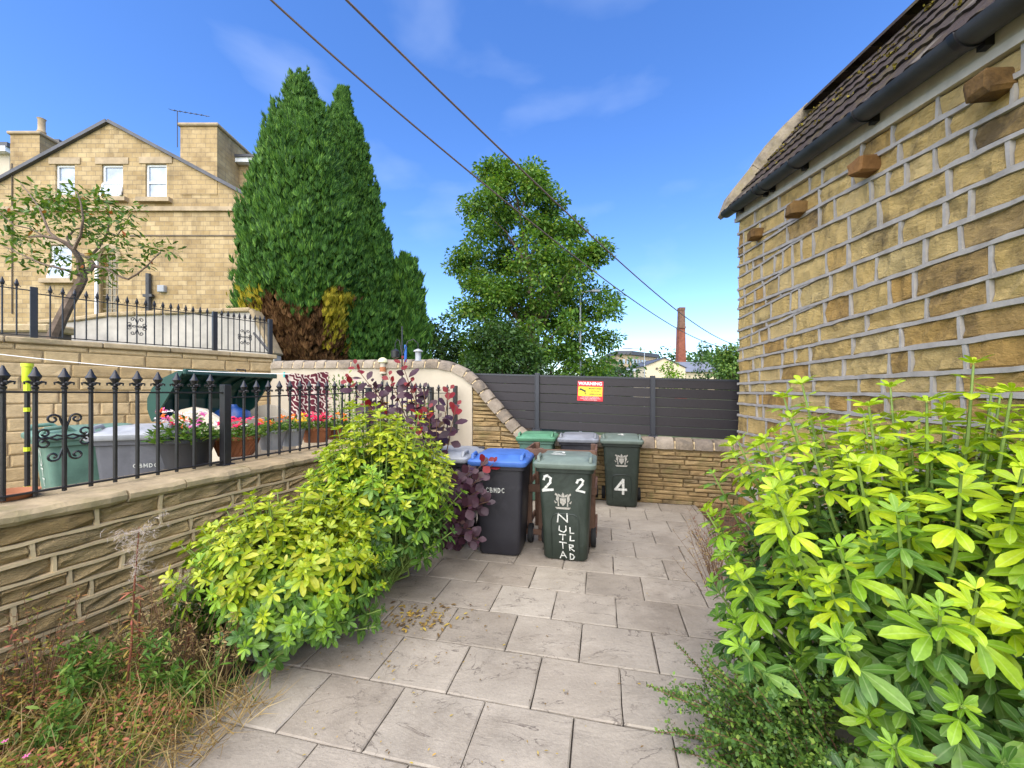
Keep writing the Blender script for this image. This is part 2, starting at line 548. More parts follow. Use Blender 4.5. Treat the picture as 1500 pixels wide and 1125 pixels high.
def binmat(name, col, rough=0.5):
    m, nt, bs, out = newmat(name)
    n = wpos(nt, tex(nt, 5, 6, 0.65))
    base = mix(nt, col, ramp(nt, n, [(.3, (.7, .7, .7)), (.7, (1.25, 1.25, 1.25))]), .8, 'MULTIPLY')
    n2 = wpos(nt, tex(nt, 2.2, 8, 0.75, dist=.5))
    base = mix(nt, base, tuple(min(1, c * 2 + .05) for c in col), ramp(nt, n2, [(.52, (0, 0, 0)), (.76, (.4, .4, .4))]))
    nt.links.new(base, bs.inputs['Base Color'])
    bs.inputs['Roughness'].default_value = rough
    bump(nt, bs, wpos(nt, tex(nt, 160, 3)), 0.12, 0.002)
    return m
M_bingreen = binmat('bin_green', (.019, .028, .020))
M_bingreen2 = binmat('bin_pale_green', (.10, .19, .14), 0.55)
M_binblack = binmat('bin_black', (.018, .017, .022))
M_lidblue = binmat('lid_blue', (.05, .13, .40), 0.45)
M_lidgrey = binmat('lid_grey', (.20, .21, .23), 0.5)
M_lidlight = binmat('lid_light_grey', (.30, .31, .32), 0.5)
M_lidgreen = binmat('lid_green', (.13, .165, .135), 0.5)
M_binmid = binmat('lid_bright_green', (.08, .22, .12), 0.5)
M_grime = binmat('bin_grey', (.10, .10, .11), 0.55)
M_rubber = plain('rubber', (.012, .012, .012), 0.8, 0.2, 10, bmp=0.1)

M_lime = leafmat('fresh_lime_leaf', [(0, (.24, .36, .010)), (.4, (.34, .50, .014)), (.8, (.44, .58, .018)), (1, (.52, .62, .025))], 0.40, 0.30, .4, None, True)
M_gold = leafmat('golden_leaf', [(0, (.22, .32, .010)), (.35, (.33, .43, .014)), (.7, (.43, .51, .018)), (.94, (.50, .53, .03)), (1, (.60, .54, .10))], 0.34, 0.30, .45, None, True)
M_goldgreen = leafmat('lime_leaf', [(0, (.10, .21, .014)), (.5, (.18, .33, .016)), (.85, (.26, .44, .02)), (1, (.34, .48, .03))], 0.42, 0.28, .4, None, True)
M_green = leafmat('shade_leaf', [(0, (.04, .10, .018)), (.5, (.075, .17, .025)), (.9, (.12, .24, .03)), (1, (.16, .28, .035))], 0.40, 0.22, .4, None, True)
M_conifer = leafmat('conifer_spray', [(0, (.030, .080, .018)), (.4, (.058, .150, .024)), (.8, (.10, .225, .030)), (1, (.18, .33, .045))], 0.6, 0.22, 0.25)
M_deadcon = leafmat('dead_conifer_spray', [(0, (.07, .032, .014)), (.6, (.15, .075, .03)), (1, (.24, .13, .05))], 0.8, 0.15, 0.1)
M_yelcon = leafmat('yellow_conifer_spray', [(0, (.30, .26, .02)), (.6, (.48, .40, .03)), (1, (.55, .42, .05))], 0.6, 0.25, 0.2)
M_treeleaf = leafmat('tree_leaf', [(0, (.045, .11, .016)), (.4, (.09, .20, .024)), (.8, (.16, .30, .034)), (1, (.28, .35, .045))], 0.5, 0.35)
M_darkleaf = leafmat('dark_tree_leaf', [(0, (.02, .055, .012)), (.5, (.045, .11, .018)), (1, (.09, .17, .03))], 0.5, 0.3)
M_crableaf = leafmat('crab_leaf', [(0, (.05, .10, .015)), (.5, (.10, .19, .022)), (.93, (.17, .27, .03)), (1, (.40, .10, .03))], 0.45, 0.35)
M_purple = leafmat('smoke_bush_leaf', [(0, (.030, .012, .02)), (.5, (.055, .018, .03)), (.85, (.085, .034, .05)), (1, (.07, .045, .02))], 0.45, 0.25, 0.5, (1.0, .35, .35))
M_redleaf = leafmat('red_tip_leaf', [(0, (.14, .014, .018)), (.6, (.24, .018, .022)), (1, (.16, .022, .03))], 0.4, 0.35, 0.4, (1.0, .35, .3))
M_smallleaf = leafmat('box_leaf', [(0, (.045, .10, .02)), (.5, (.09, .18, .03)), (.85, (.16, .28, .04)), (1, (.30, .38, .07))], 0.45, 0.28)
M_weed = leafmat('weed_leaf', [(0, (.08, .14, .02)), (.25, (.18, .24, .035)), (.5, (.34, .29, .05)), (.75, (.42, .19, .08)), (1, (.46, .14, .10))], 0.6, 0.3, 0.2)
M_weedg = leafmat('green_weed_leaf', [(0, (.05, .12, .02)), (.6, (.12, .24, .03)), (1, (.24, .30, .05))], 0.5, 0.3, 0.3)
M_straw = leafmat('straw', [(0, (.20, .12, .05)), (.5, (.36, .25, .10)), (1, (.50, .38, .18))], 0.8, 0.25, 0.1)
M_litter = leafmat('leaf_litter', [(0, (.10, .06, .03)), (.4, (.24, .15, .05)), (.8, (.45, .33, .06)), (1, (.5, .28, .05))], 0.7, 0.15, 0.2)
M_pink = leafmat('pink_petal', [(0, (.62, .06, .30)), (1, (.80, .22, .48))], 0.5, 0.3, 0.2, (1, 1, 1))
M_red = leafmat('red_petal', [(0, (.70, .02, .03)), (.6, (.80, .05, .10)), (1, (.85, .03, .20))], 0.5, 0.3, 0.2, (1, 1, 1))
M_orange = leafmat('orange_petal', [(0, (.80, .10, .01)), (1, (.85, .25, .01))], 0.5, 0.3, 0.2, (1, 1, 1))
M_yellow = leafmat('yellow_petal', [(0, (.80, .45, .02)), (1, (.85, .60, .03))], 0.5, 0.3, 0.2, (1, 1, 1))
M_whitep = leafmat('white_petal', [(0, (.70, .62, .62)), (1, (.80, .78, .74))], 0.5, 0.3, 0.2, (1, 1, 1))
M_fluff = leafmat('seed_fluff', [(0, (.55, .45, .38)), (1, (.70, .62, .55))], 0.9, 0.4, 0.1, (1, 1, 1))

# ================================================================== SETTING
PD = Vector((.2223, .975, 0))            # along the path, away from the camera
QD = Vector((.975, -.2223, 0))           # along the slab rows, to the right
UP = Vector((0, 0, 1))
def PQ(u, v, z=0.0):
    return QD * u + PD * v + UP * z
VB = 6.367                               # front plane of the back wall, in v
def px2u(x, v):                          # photo column -> u on the plane v
    k = (x - 750) / F
    D = (v / .975) / (1 + .228 * k)
    return k * D * .975 - D * .2223
def py2z(x, y, v):
    k = (x - 750) / F
    D = (v / .975) / (1 + .228 * k)
    return CZ + (HZ - y) / F * D

# left garden wall frame: s along the wall, d towards the path
LD = Vector((.3219, .9468, 0)); LN = Vector((.9468, -.3219, 0)); LO = Vector((-3.602, 0, 0))
def LW(s, d, z): return LO + LD * s + LN * d + UP * z
def lx(x): return 2100.0 / (948 - x) / .9468        # photo column on the railing line -> s
# retaining wall frame
RA = Vector((-4.62, 7.62, 0)); RD = Vector((-.6016, -.7988, 0)); RN = Vector((.7988, -.6016, 0))
def RW(s, d, z): return RA + RD * s + RN * d + UP * z
def rx(x):                                           # photo column -> s on the retaining line
    k = (x - 750) / F
    # RA + RD*s : X = k*D
    return (k * RA.y - RA.x) / (RD.x - k * RD.y)

def sheet(name, pts, mat, z=None):
    m = MB(); m.add([Vector((p[0], p[1], z if z is not None else p[2])) for p in pts], [tuple(range(len(pts)))])
    o = m.build(name, mat); return tag(o, kind='structure')

sheet('ground', [(-1200, -60), (1200, -60), (1200, 1500), (-1200, 1500)], M_ground, -0.30)
sheet('road', [(-60, 9.5), (120, 9.5), (120, 16), (-60, 16)], M_asphalt, -0.27)

# path base (joints) and the riven slabs
m = MB()
pb = [PQ(-3.2, .2), PQ(1.335, .2), PQ(1.335, 6.36), PQ(-3.2, 6.36)]
m.prism([Vector((p.x, p.y, -.25)) for p in pb], (0, 0, .230))
path = m.build('path', M_joint); tag(path, kind='structure')

def slab_mesh(name, w, h, seed):
    r = random.Random(seed)
    nx, ny = 5, 5
    vs, fs = [], []
    xs = [-w / 2, -w / 2 + .008, -w / 6, w / 6, w / 2 - .008, w / 2]
    ys = [-h / 2, -h / 2 + .008, -h / 6, h / 6, h / 2 - .008, h / 2]
    for j, y in enumerate(ys):
        for i, x in enumerate(xs):
            edge = i in (0, 5) or j in (0, 5)
            z = -.003 - r.random() * .003 if edge else (r.random() - .5) * .006
            jx = (r.random() - .5) * .004 if edge else 0
            vs.append((x + jx, y + (r.random() - .5) * .004 * edge, z))
    for j in range(5):
        for i in range(5):
            a = j * 6 + i
            fs.append((a, a + 1, a + 7, a + 6))
    ring = [i for i in range(6)] + [6 * j + 5 for j in range(1, 6)] + [30 + i for i in range(4, -1, -1)] + [6 * j for j in range(4, 0, -1)]
    b = len(vs)
    for i in ring: vs.append((vs[i][0], vs[i][1], -.035))
    n = len(ring)
    fs += [(ring[i], b + i, b + (i + 1) % n, ring[(i + 1) % n]) for i in range(n)]
    mb = MB(); mb.add(vs, fs)
    return mb.mesh(name, M_slab, smooth=False)
SW, SH = .4695, .4225
slab_full = [slab_mesh('paving_slab', SW - .007, SH - .007, s) for s in range(8)]
cutc = {}
ang = math.atan2(QD.y, QD.x)
for k in range(-4, 10):
    v0 = 2.049 + SH * k
    off = -.370 if k % 2 == 0 else -.612
    u = off - SW * 6
    while u < 1.33:
        a, b = u, u + SW
        u += SW
        b2 = min(b, 1.33)
        if b2 - a < .06: continue
        c = PQ((a + b2) / 2, v0 + SH / 2)
        dl = (c - LO).dot(LN)
        if dl < .30: continue
        if (a + b2) / 2 < -2.2 and v0 < 2.9: continue
        if b2 < b - 1e-4:
            me = slab_mesh('paving_slab', b2 - a - .008, SH - .008, k + 50)
        else:
            me = slab_full[rng.randrange(8)]
        o = link('paving_slab', me, path, (c.x, c.y, rng.uniform(-.0015, .0015)), (rng.uniform(-.003, .003), rng.uniform(-.003, .003), ang + (math.pi if (rng.random() < .5 and b2 >= b - 1e-4) else 0)))

# soil beds each side of the path
m = MB()
nx = 26
def bed(name, corner, nu, nv, mat, amp):
    vs, fs = [], []
    for j in range(nv + 1):
        for i in range(nu + 1):
            p = corner(i / nu, j / nv)
            vs.append((p.x, p.y, p.z + amp * noise.noise(Vector((p.x * 5, p.y * 5, 3)))))
    for j in range(nv):
        for i in range(nu):
            a = j * (nu + 1) + i
            fs.append((a, a + 1, a + nu + 2, a + nu + 1))
    mb = MB(); mb.add(vs, fs)
    o = mb.build(name, mat, smooth=True); return tag(o, kind='structure')
def leftbed(a, b):
    s = .3 + b * 3.6
    e = LW(s, .22, -.03)
    f = LW(s, .22 + (1.25 - .72 * b), -.03)
    q = e.lerp(f, a)
    q.z = .035 * (1 - a) + .012 * math.sin(math.pi * min(1, a * 1.0)) - .012 * a ** 3 + .004
    return q
bed('soil_bed', leftbed, 24, 40, M_soil, .012)
HC = Vector((3.284, 5.75, 0)); HU = Vector((-.169, -.9856, 0)); HN = Vector((-.9856, .169, 0))
def HW(u, d, z): return HC + HU * u + HN * d + UP * z
def rightbed(a, b):
    v = .3 + b * 6.0
    p0 = PQ(1.335, v)
    uu = (p0 - HC).dot(HU)
    p1 = HW(uu, -.02, 0)
    q = p0.lerp(p1, a)
    q.z = -.05 - .10 * b
    return q
bed('soil_bed', rightbed, 14, 40, M_soil, .014)

# ------------------------------------------------------------------ stone walls
def piece(c4, n, proud, back=.04, nu=4, nv=3, edge=.014, rough=.5, r=rng):
    """rough-faced block: c4 = bl, br, tr, tl on the wall plane"""
    bl, br, tr, tl = c4
    L = (br - bl).length; Hh = max((tl - bl).length, 1e-3)
    eu, ev = min(.3, edge / max(L, .02)), min(.3, edge / Hh)
    us = [0, eu] + [eu + (1 - 2 * eu) * i / (nu - 2) for i in range(1, nu - 2)] + [1 - eu, 1]
    vv = [0, ev] + [ev + (1 - 2 * ev) * i / (nv - 2) for i in range(1, nv - 2)] + [1 - ev, 1]
    vs, fs = [], []
    ku, kv = len(us), len(vv)
    for j, b in enumerate(vv):
        for i, a in enumerate(us):
            q = bl.lerp(br, a).lerp(tl.lerp(tr, a), b)
            e = i in (0, ku - 1) or j in (0, kv - 1)
            if e: h = 0.0
            else: h = proud * (1 + rough * (r.random() * 2 - 1))
            vs.append(q + n * h)
    for j in range(kv - 1):
        for i in range(ku - 1):
            a = j * ku + i
            fs.append((a, a + 1, a + ku + 1, a + ku))
    ring = list(range(ku)) + [ku * j + ku - 1 for j in range(1, kv)] + [ku * (kv - 1) + i for i in range(ku - 2, -1, -1)] + [ku * j for j in range(kv - 2, 0, -1)]
    b = len(vs)
    for i in ring: vs.append(vs[i] - n * back)
    k = len(ring)
    fs += [(ring[i], b + i, b + (i + 1) % k, ring[(i + 1) % k]) for i in range(k)]
    return vs, fs

def add_piece(name, parent, c4, n, mat, smooth=False, **kw):
    vs, fs = piece(c4, n, **kw)
    c = sum((Vector(q) for q in c4), Vector()) / 4
    pm = WM[parent]
    mb = MB(); mb.add([Vector(q) - c for q in vs], fs)
    # parents of stones are unrotated empties or meshes: only a shift is needed
    me = mb.mesh(name, mat, smooth=smooth, fix=False)
    return link(name, me, parent, c - pm.translation)

def ribbon_h(mb, f, n, u0, u1, zf, w, proud, r=rng, step=.10):
    k = max(2, int((u1 - u0) / step))
    vs, fs = [], []
    for i in range(k + 1):
        u = u0 + (u1 - u0) * i / k
        z = zf(u) + r.uniform(-.004, .004)
        ww = w * r.uniform(.75, 1.25)
        vs += [f(u, -.01, z - ww), f(u, proud, z - ww * .8), f(u, proud, z + ww * .8), f(u, -.01, z + ww)]
    for i in range(k):
        for j in range(3):
            a = i * 4 + j
            fs.append((a, a + 1, a + 5, a + 4))
    mb.add(vs, fs)

def ribbon_v(mb, f, u, za, zb, w, proud, r=rng):
    a = r.uniform(-.006, .006); w0 = w * r.uniform(.75, 1.2); w1 = w * r.uniform(.75, 1.2)
    vs = []
    for (z, o, ww) in ((za, -a, w0), ((za + zb) / 2, r.uniform(-.004, .004), (w0 + w1) / 2), (zb, a, w1)):
        vs += [f(u + o - ww, -.01, z), f(u + o - ww * .85, proud, z), f(u + o + ww * .85, proud, z), f(u + o + ww, -.01, z)]
    fs = []
    for i in range(2):
        for j in range(3):
            b = i * 4 + j
            fs.append((b, b + 1, b + 5, b + 4))
    mb.add(vs, fs)

# ---- house on the right: stone outbuilding with strap pointing
house = thing('stone_outbuilding', 'yellow sandstone building with raised grey pointing, gutter and dark tiled roof', 'building', (HC.x, HC.y, 0))
U15 = 3.742
def hz(yl, yr):
    a = CZ + (HZ - yl) / F * 5.75
    b = CZ + (HZ - yr) / F * 2.062
    return lambda u: a + (b - a) * u / U15
BND = [(325, 66), (343, 108), (363, 150), (391, 195), (425, 244), (453, 293), (485, 341), (513, 394), (529, 440), (546, 488),
       (562, 540), (575.5, 580), (591, 628), (608, 676), (632, 724), (650, 772), (668, 822), (686, 872), (704, 922), (722, 972), (740, 1025), (758, 1075)]
bz = [hz(*b) for b in BND]
UE = 5.3
core = MB()
fas = bz[0]
poly = [HW(0, -.012, -.3), HW(UE, -.012, -.3), HW(UE, -.012, fas(UE) + .2), HW(0, -.012, fas(0) + .2)]
core.prism(poly, -HN * 2.6)
core.build('wall', M_mortar_dark, house, world=True)
rib = MB()
rs = random.Random(5)
def row(zlo, zhi, ua, ub, lmin, lmax):
    cuts = [ua]
    u = ua
    while u < ub - lmin * .7:
        u += rs.uniform(lmin, lmax) if rs.random() > .25 else rs.uniform(lmin * .55, lmin)
        cuts.append(min(u, ub))
    if cuts[-1] < ub: cuts.append(ub)
    for i in range(len(cuts) - 1):
        a, b = cuts[i], cuts[i + 1]
        if b - a < .03: continue
        g = .006
        c4 = [HW(a + g, 0, zlo(a) + g), HW(b - g, 0, zlo(b) + g), HW(b - g, 0, zhi(b) - g), HW(a + g, 0, zhi(a) - g)]
        if min((c4[3] - c4[0]).z, (c4[2] - c4[1]).z) < .012: continue
        near = (a + b) / 2 > 1.6
        o = add_piece('stone', house, [c4[1], c4[0], c4[3], c4[2]] if False else c4, HN, M_wallstone, proud=.015, back=.03, nu=max(4, min(9, int((b - a) / .07) + 2)) if near else 5, nv=4 if near else 3, edge=.018, rough=.9, r=rs)
        if i > 0:
            ribbon_v(rib, HW, a, zlo(a), zhi(a), .013, .026, rs)
# top course under the fascia: rough rubble fill
for i in range(len(bz) - 1):
    hi, lo = bz[i], bz[i + 1]
    yl = BND[i][0]
    if yl in (363, 391, 425, 453, 485):
        us = rs.uniform(1.2, 2.3)
        fr = rs.uniform(.45, .55)
        mid = lambda u, lo=lo, hi=hi, us=us, fr=fr: lo(u) + (hi(u) - lo(u)) * min(1, fr + (1.0 - fr) * (u / us) ** 1.3)
        row(lo, mid, 0, UE, .28, .62)
        row(mid, hi, 0, us, .28, .6)
        ribbon_h(rib, HW, HN, 0, us, mid, .015, .026, rs)
    else:
        row(lo, hi, 0, UE, .28, .66)
    ribbon_h(rib, HW, HN, -.004, UE, lo, .018, .030, rs)
rib.build('pointing', M_mortar, house, world=True)
# gable end stones at the far corner (return of the wall), plain coursed face
# fascia board and soffit
m = MB()
def along(mb, z0, z1, d0, d1, u0=-.06, u1=UE, n=1):
    vs = [HW(u, d, fas(u) + z) for u in (u0, u1) for (d, z) in ((d0, z0), (d1, z0), (d1, z1), (d0, z1))]
    mb.add(vs, [(0, 1, 2, 3), (7, 6, 5, 4), (0, 4, 5, 1), (1, 5, 6, 2), (2, 6, 7, 3), (3, 7, 4, 0)])
along(m, 0.0, .055, -.012, .045); m.build('fascia', M_fascia, house, world=True)
m = MB(); along(m, .058, .20, -.012, .025); m.build('fascia', M_fascia, house, world=True)
# half-round gutter with unions and brackets
g0, gz = .125, .185
m = MB()
vs, fs = [], []
NG = 10
us = [-.14, 1.0, 2.2, 3.4, UE]
for u in us:
    for ring, rr in ((0, .085), (1, .076)):
        for j in range(NG + 1):
            w = math.pi * (1 + j / NG)
            vs.append(HW(u, g0 + rr * math.cos(w), fas(u) + gz + rr * math.sin(w)))
K = NG + 1
for i in range(len(us) - 1):
    for ring in (0, 1):
        for j in range(NG):
            a = i * 2 * K + ring * K + j
            fs.append((a, a + 1, a + 2 * K + 1, a + 2 * K))
    for j in (0, NG):
        a = i * 2 * K + j
        fs.append((a, a + K, a + 3 * K, a + 2 * K))
for j in range(NG):
    fs.append((j, j + 1, K + j + 1, K + j))
m.add(vs, fs)
gut = m.build('gutter', M_gutter, house, world=True, smooth=True)
for u in (.22, .95, 1.12, 1.80, 2.75, 3.6):
    m = MB(); vs, fs = [], []
    for uu in (u - .022, u + .022):
        for rr in (.095, .074):
            for j in range(NG + 1):
                w = math.pi * (1 + j / NG)
                vs.append(HW(uu, g0 + rr * math.cos(w), fas(uu) + gz + rr * math.sin(w)))
    for ring in (0, 1):
        for j in range(NG):
            a = ring * K + j
            fs.append((a, a + 1, a + 2 * K + 1, a + 2 * K))
    for e in (0, 2 * K):
        for j in range(NG):
            fs.append((e + j, e + j + 1, e + K + j + 1, e + K + j))
    m.add(vs, fs)
    m.box(HW(u, .045, fas(u) + .12), (.05, .05, .07), math.atan2(HU.y, HU.x))
    m.build('bracket', M_iron, gut, world=True, smooth=True)
# roof: tile courses rising at 50 degrees to a ridge
pit = R(50)
SL = HN * -math.cos(pit) + UP * math.sin(pit)          # up the slope
ST = HN * math.sin(pit) + UP * math.cos(pit)           # out of the slope
def RF(u, w, h): return HW(u, .12, fas(u) + .215) + SL * w + ST * h
m = MB()
m.prism([RF(-.02, 0, -.02), RF(UE, 0, -.02), RF(UE, 1.62, -.02), RF(-.02, 1.62, -.02)], -ST * .05)
bk = [RF(-.02, 1.6, -.03), RF(UE, 1.6, -.03)]
SL2 = HN * -math.cos(pit) - UP * math.sin(pit)
m.prism([bk[0], bk[1], bk[1] + SL2 * 1.6, bk[0] + SL2 * 1.6], Vector((0, 0, -.05)))
roof = m.build('roof', M_mortar_dark, house, world=True)
tw, tg = .30, .27
for c in range(6):
    w0 = c * tg
    nT = int(UE / tw)
    for i in range(nT):
        ua = i * tw + .01 - (.15 if c % 2 else 0)
        ub = ua + tw - .004
        if ua < 0: ua = 0.0
        vs, fs = [], []
        prof = [(0, .006), (.10, .014), (.22, .015), (.32, .004), (.5, .002), (.60, .012), (.74, .013), (.86, .003), (1, .002)]
        jz = rng.uniform(-.003, .003); jw = rng.uniform(-.006, .006)
        for (ww, hh) in ((w0 + jw, .030), (w0 + tg + .03, .006)):
            for (t, h) in prof:
                vs.append(RF(ua + (ub - ua) * t, ww, h + hh + jz))
        n = len(prof)
        for j in range(n): vs.append(RF(ua + (ub - ua) * prof[j][0], w0 + jw, -.005 + .012 + jz))
        for j in range(n - 1):
            fs.append((j, j + 1, n + j + 1, n + j))
            fs.append((2 * n + j, 2 * n + j + 1, j + 1, j))
        fs.append((0, n, 2 * n)); fs.append((n - 1, 3 * n - 1, 2 * n - 1))
        mb = MB(); mb.add(vs, fs)
        mb.build('tile', M_tile, roof, world=True)
for i in range(12):
    u = .02 + i * .44
    m = MB()
    a, b = RF(u, 1.66, .0), RF(min(u + .43, UE), 1.66, .0)
    vs, fs = [], []
    for pnt in (a, b):
        for j in range(7):
            w = math.pi * j / 6
            vs.append(pnt + HN * (.13 * math.cos(w)) + UP * (.02 + .10 * math.sin(w)))
    for j in range(6): fs.append((j, j + 1, 8 + j, 7 + j))
    fs += [tuple(range(7)), tuple(range(13, 6, -1))]
    m.add(vs, fs); m.build('ridge_tile', M_tile, roof, world=True)
mv, md = [], []
for i in range(70):
    c = int(rng.random() * 5) + 1
    b0 = RF(rng.uniform(.1, 4.2), c * tg + rng.uniform(-.01, .02), .03)
    for k in range(14):
        mv.append(tuple(b0 + Vector((rng.gauss(0, .018), rng.gauss(0, .018), rng.gauss(0, .006))))); md.append((rng.gauss(0, 1), rng.gauss(0, 1), 1.2))
mv, md = np.array(mv), np.array(md)
o = link('moss', np_mesh('moss', scatter(QF * np.array([1.6, 1, 1]), mv, md, nrg.normal(0, 1, mv.shape), nrg.uniform(.012, .03, len(mv))), QFf,
    leafmat('moss_tuft', [(0, (.09, .06, .015)), (.6, (.16, .12, .02)), (1, (.24, .2, .03))], .9, .1, .1), WM[roof].inverted()), roof); tag(o, kind='stuff')
# verge stones (kneeler and gable coping) at the far end
kn = []
m = MB()
def kp(u, w, h): return RF(u, w, h)
prof = [(-.10, -.04), (-.10, .02), (.15, .11), (.55, .12), (.60, .10), (.60, -.06), (.1, -.10)]
m.prism([kp(-.30, a, b) for a, b in prof], HU * .30)
m.build('kneeler', M_kneeler, house, world=True)
m = MB()
prof = [(.61, -.06), (.61, .12), (.9, .16), (1.25, .15), (1.68, .10), (1.68, -.06)]
m.prism([kp(-.28, a, b) for a, b in prof], HU * .28)
m.build('gable_coping', M_kneeler, house, world=True)
# projecting blocks under the eaves
for (x, y, sz, tilt) in ((1475, 124, .105, .10), (1283, 243, .115, .05), (1180, 306, .115, -.04), (1117, 343, .115, .02)):
    k = (x - 750) / F
    u = (k * HC.y - HC.x) / (HU.x - k * HU.y)
    D = HC.y + HU.y * u
    z = CZ + (HZ - y) / F * D
    m = MB()
    m.bbox(HW(u, .06, z), (sz * 1.25, .20, sz * 1.1), .018, math.atan2(HU.y, HU.x) + tilt)
    for i_, v_ in enumerate(m.v): m.v[i_] = tuple(Vector(v_) + Vector((rng.uniform(-.012, .012), rng.uniform(-.012, .012), rng.uniform(-.012, .012))))
    o = m.build('corbel', M_corbel, house, world=True)

M_mortar_low = plain('brown_mortar', (.26, .185, .09), .95, .3, 6, bmp=.4, spec=.2)
# ---- back wall: rendered part, sweeping coping, low stone wall
bw = thing('boundary_wall', 'boundary wall, cream rendered at one end, its stone coping sweeping down to a low stone wall', 'wall', tuple(PQ(0, VB)))
CP = [(398, 535), (440, 534.5), (520, 534), (600, 533.5), (640, 533.5), (660, 537), (680, 546), (698, 562), (712, 581), (732, 604), (752, 627), (770, 644),
      (800, 646), (860, 647.5), (960, 650), (1020, 652.5), (1104, 656.5)]
cpl = [(px2u(x, VB), py2z(x, y, VB)) for x, y in CP]
def ctop(u):
    for i in range(len(cpl) - 1):
        if cpl[i][0] <= u <= cpl[i + 1][0]:
            t = (u - cpl[i][0]) / (cpl[i + 1][0] - cpl[i][0])
            return cpl[i][1] * (1 - t) + cpl[i + 1][1] * t
    return cpl[0][1] if u < cpl[0][0] else cpl[-1][1]
UR = px2u(692, VB); UL = cpl[0][0]; UZ = cpl[-1][0] - .03
def BW(u, d, z): return PQ(u, VB - d, z)
# core
m = MB()
topl = [(u, z - .05) for u, z in cpl]
m.prism([BW(u, -.03, z) for u, z in topl if u < UR + .9] + [BW(UR + .9, -.03, ctop(UR + .9) - .05), BW(UR + .9, -.03, -.35), BW(UL, -.03, -.35)], PD * .19)
m.build('wall', M_mortar_low, bw, world=True)
m = MB()
pts = [(UR + .903, ctop(UR + .903) - .05)] + [(u, z - .05) for u, z in cpl if u > UR + .91]
m.prism([BW(u, -.03, z) for u, z in pts] + [BW(cpl[-1][0], -.03, -.35), BW(pts[0][0], -.03, -.35)], PD * .30)
m.build('wall', M_mortar_low, bw, world=True)
m = MB()
pts = [(u, z - .045) for u, z in cpl if u < UR - .02] + [(UR, ctop(UR) - .045)]
m.prism([BW(u, .022, z) for u, z in pts] + [BW(UR, .022, .2), BW(UL, .022, .2)], PD * .049)
m.build('render_coat', M_render, bw, world=True)
# thin coursed stones
rs = random.Random(21)
z = -.22
while z < 1.95:
    h = rs.uniform(.05, .082)
    u = UR + .003
    while u < UZ:
        L = rs.uniform(.2, .55)
        b = min(u + L, UZ)
        while b > u + .05 and ctop(b) - .075 - z < .022: b -= .02
        za, zb = ctop(u) - .075, ctop(b) - .075
        if b - u > .04 and za - z > .02 and zb - z > .015:
            t1, t2 = min(z + h, za), min(z + h, max(zb, z + .004))
            g = .005
            dd = rs.uniform(-.012, .010)
            sl = -.02
            f = lambda uu, zz: BW(uu, dd, zz + sl * (uu - .3) * (1 if zz < .8 else .5))
            add_piece('stone', bw, [f(u + g, z), f(b - g, z), f(b - g, t2 - .008), f(u + g, t1 - .008)], -PD, M_lowstone, proud=.014, back=.05, nu=4, nv=3, edge=.012, rough=.7, r=rs)
        u = b + .004
    z += h
# coping stones along the sweep
dist = 0.0
segs = []
for i in range(len(cpl) - 1):
    a, b = Vector(cpl[i]), Vector(cpl[i + 1])
    segs.append((dist, dist + (b - a).length, a, b)); dist += (b - a).length
def along_c(s):
    for (s0, s1, a, b) in segs:
        if s0 <= s <= s1 + 1e-9:
            return a.lerp(b, (s - s0) / (s1 - s0))
    return segs[-1][3]
s = 0.0
while s < dist - .05:
    L = rs.uniform(.20, .28)
    e = min(s + L, dist)
    a, b = along_c(s + .006), along_c(e - .006)
    t = (b - a).normalized(); nn = Vector((-t.y, t.x))
    low = (a.x > UR + .9)
    hh = rs.uniform(.082, .097) if not low else rs.uniform(.085, .10); wd = .155 if not low else .18
    vs, fs = [], []
    ctr = -.10 if not low else -.15
    ks = [0, .06, .5, .94, 1]
    sc = [.88, 1, rs.uniform(.97, 1.05), 1, .88]
    NS = 9
    for kk, q in zip(ks, sc):
        c2 = a.lerp(b, kk)
        for j in range(NS):
            w = math.pi * j / (NS - 1)
            ex = math.copysign(abs(math.cos(w)) ** .7, math.cos(w))
            dn = ex * wd * q + rs.uniform(-.004, .004)
            up = -.07 + (math.sin(w) ** .75) * (hh + .07) * (q if j not in (0, NS - 1) else 1) + rs.uniform(-.004, .004)
            p2 = c2 + nn * (up)
            vs.append(PQ(p2.x, VB - ctr - dn * -1, p2.y) if False else BW(p2.x, ctr + dn, p2.y))
    for i in range(len(ks) - 1):
        for j in range(NS - 1):
            q = i * NS + j
            fs.append((q, q + 1, q + NS + 1, q + NS))
        fs.append((i * NS, (i + 1) * NS, (i + 1) * NS + NS - 1, i * NS + NS - 1))
    fs += [tuple(range(NS)), tuple(range(len(ks) * NS - 1, (len(ks) - 1) * NS - 1, -1))]
    mb = MB(); mb.add(vs, fs)
    mb.build('coping_stone', M_coping, bw, world=True, smooth=True)
    s = e
m = MB()     # mortar bed of the coping
vs, fs = [], []
for (u, zz) in cpl:
    low = u > UR + .9
    ct, wd2 = (-.10, .145) if not low else (-.15, .165)
    vs += [BW(u, ct - wd2, zz - .06), BW(u, ct + wd2, zz - .06), BW(u, ct + wd2 * .8, zz + .045), BW(u, ct - wd2 * .8, zz + .045)]
for i in range(len(cpl) - 1):
    for j in range(4):
        fs.append((i * 4 + j, i * 4 + (j + 1) % 4, i * 4 + 4 + (j + 1) % 4, i * 4 + 4 + j))
m.add(vs, fs); m.build('mortar_bed', M_mortar_warm, bw, world=True)

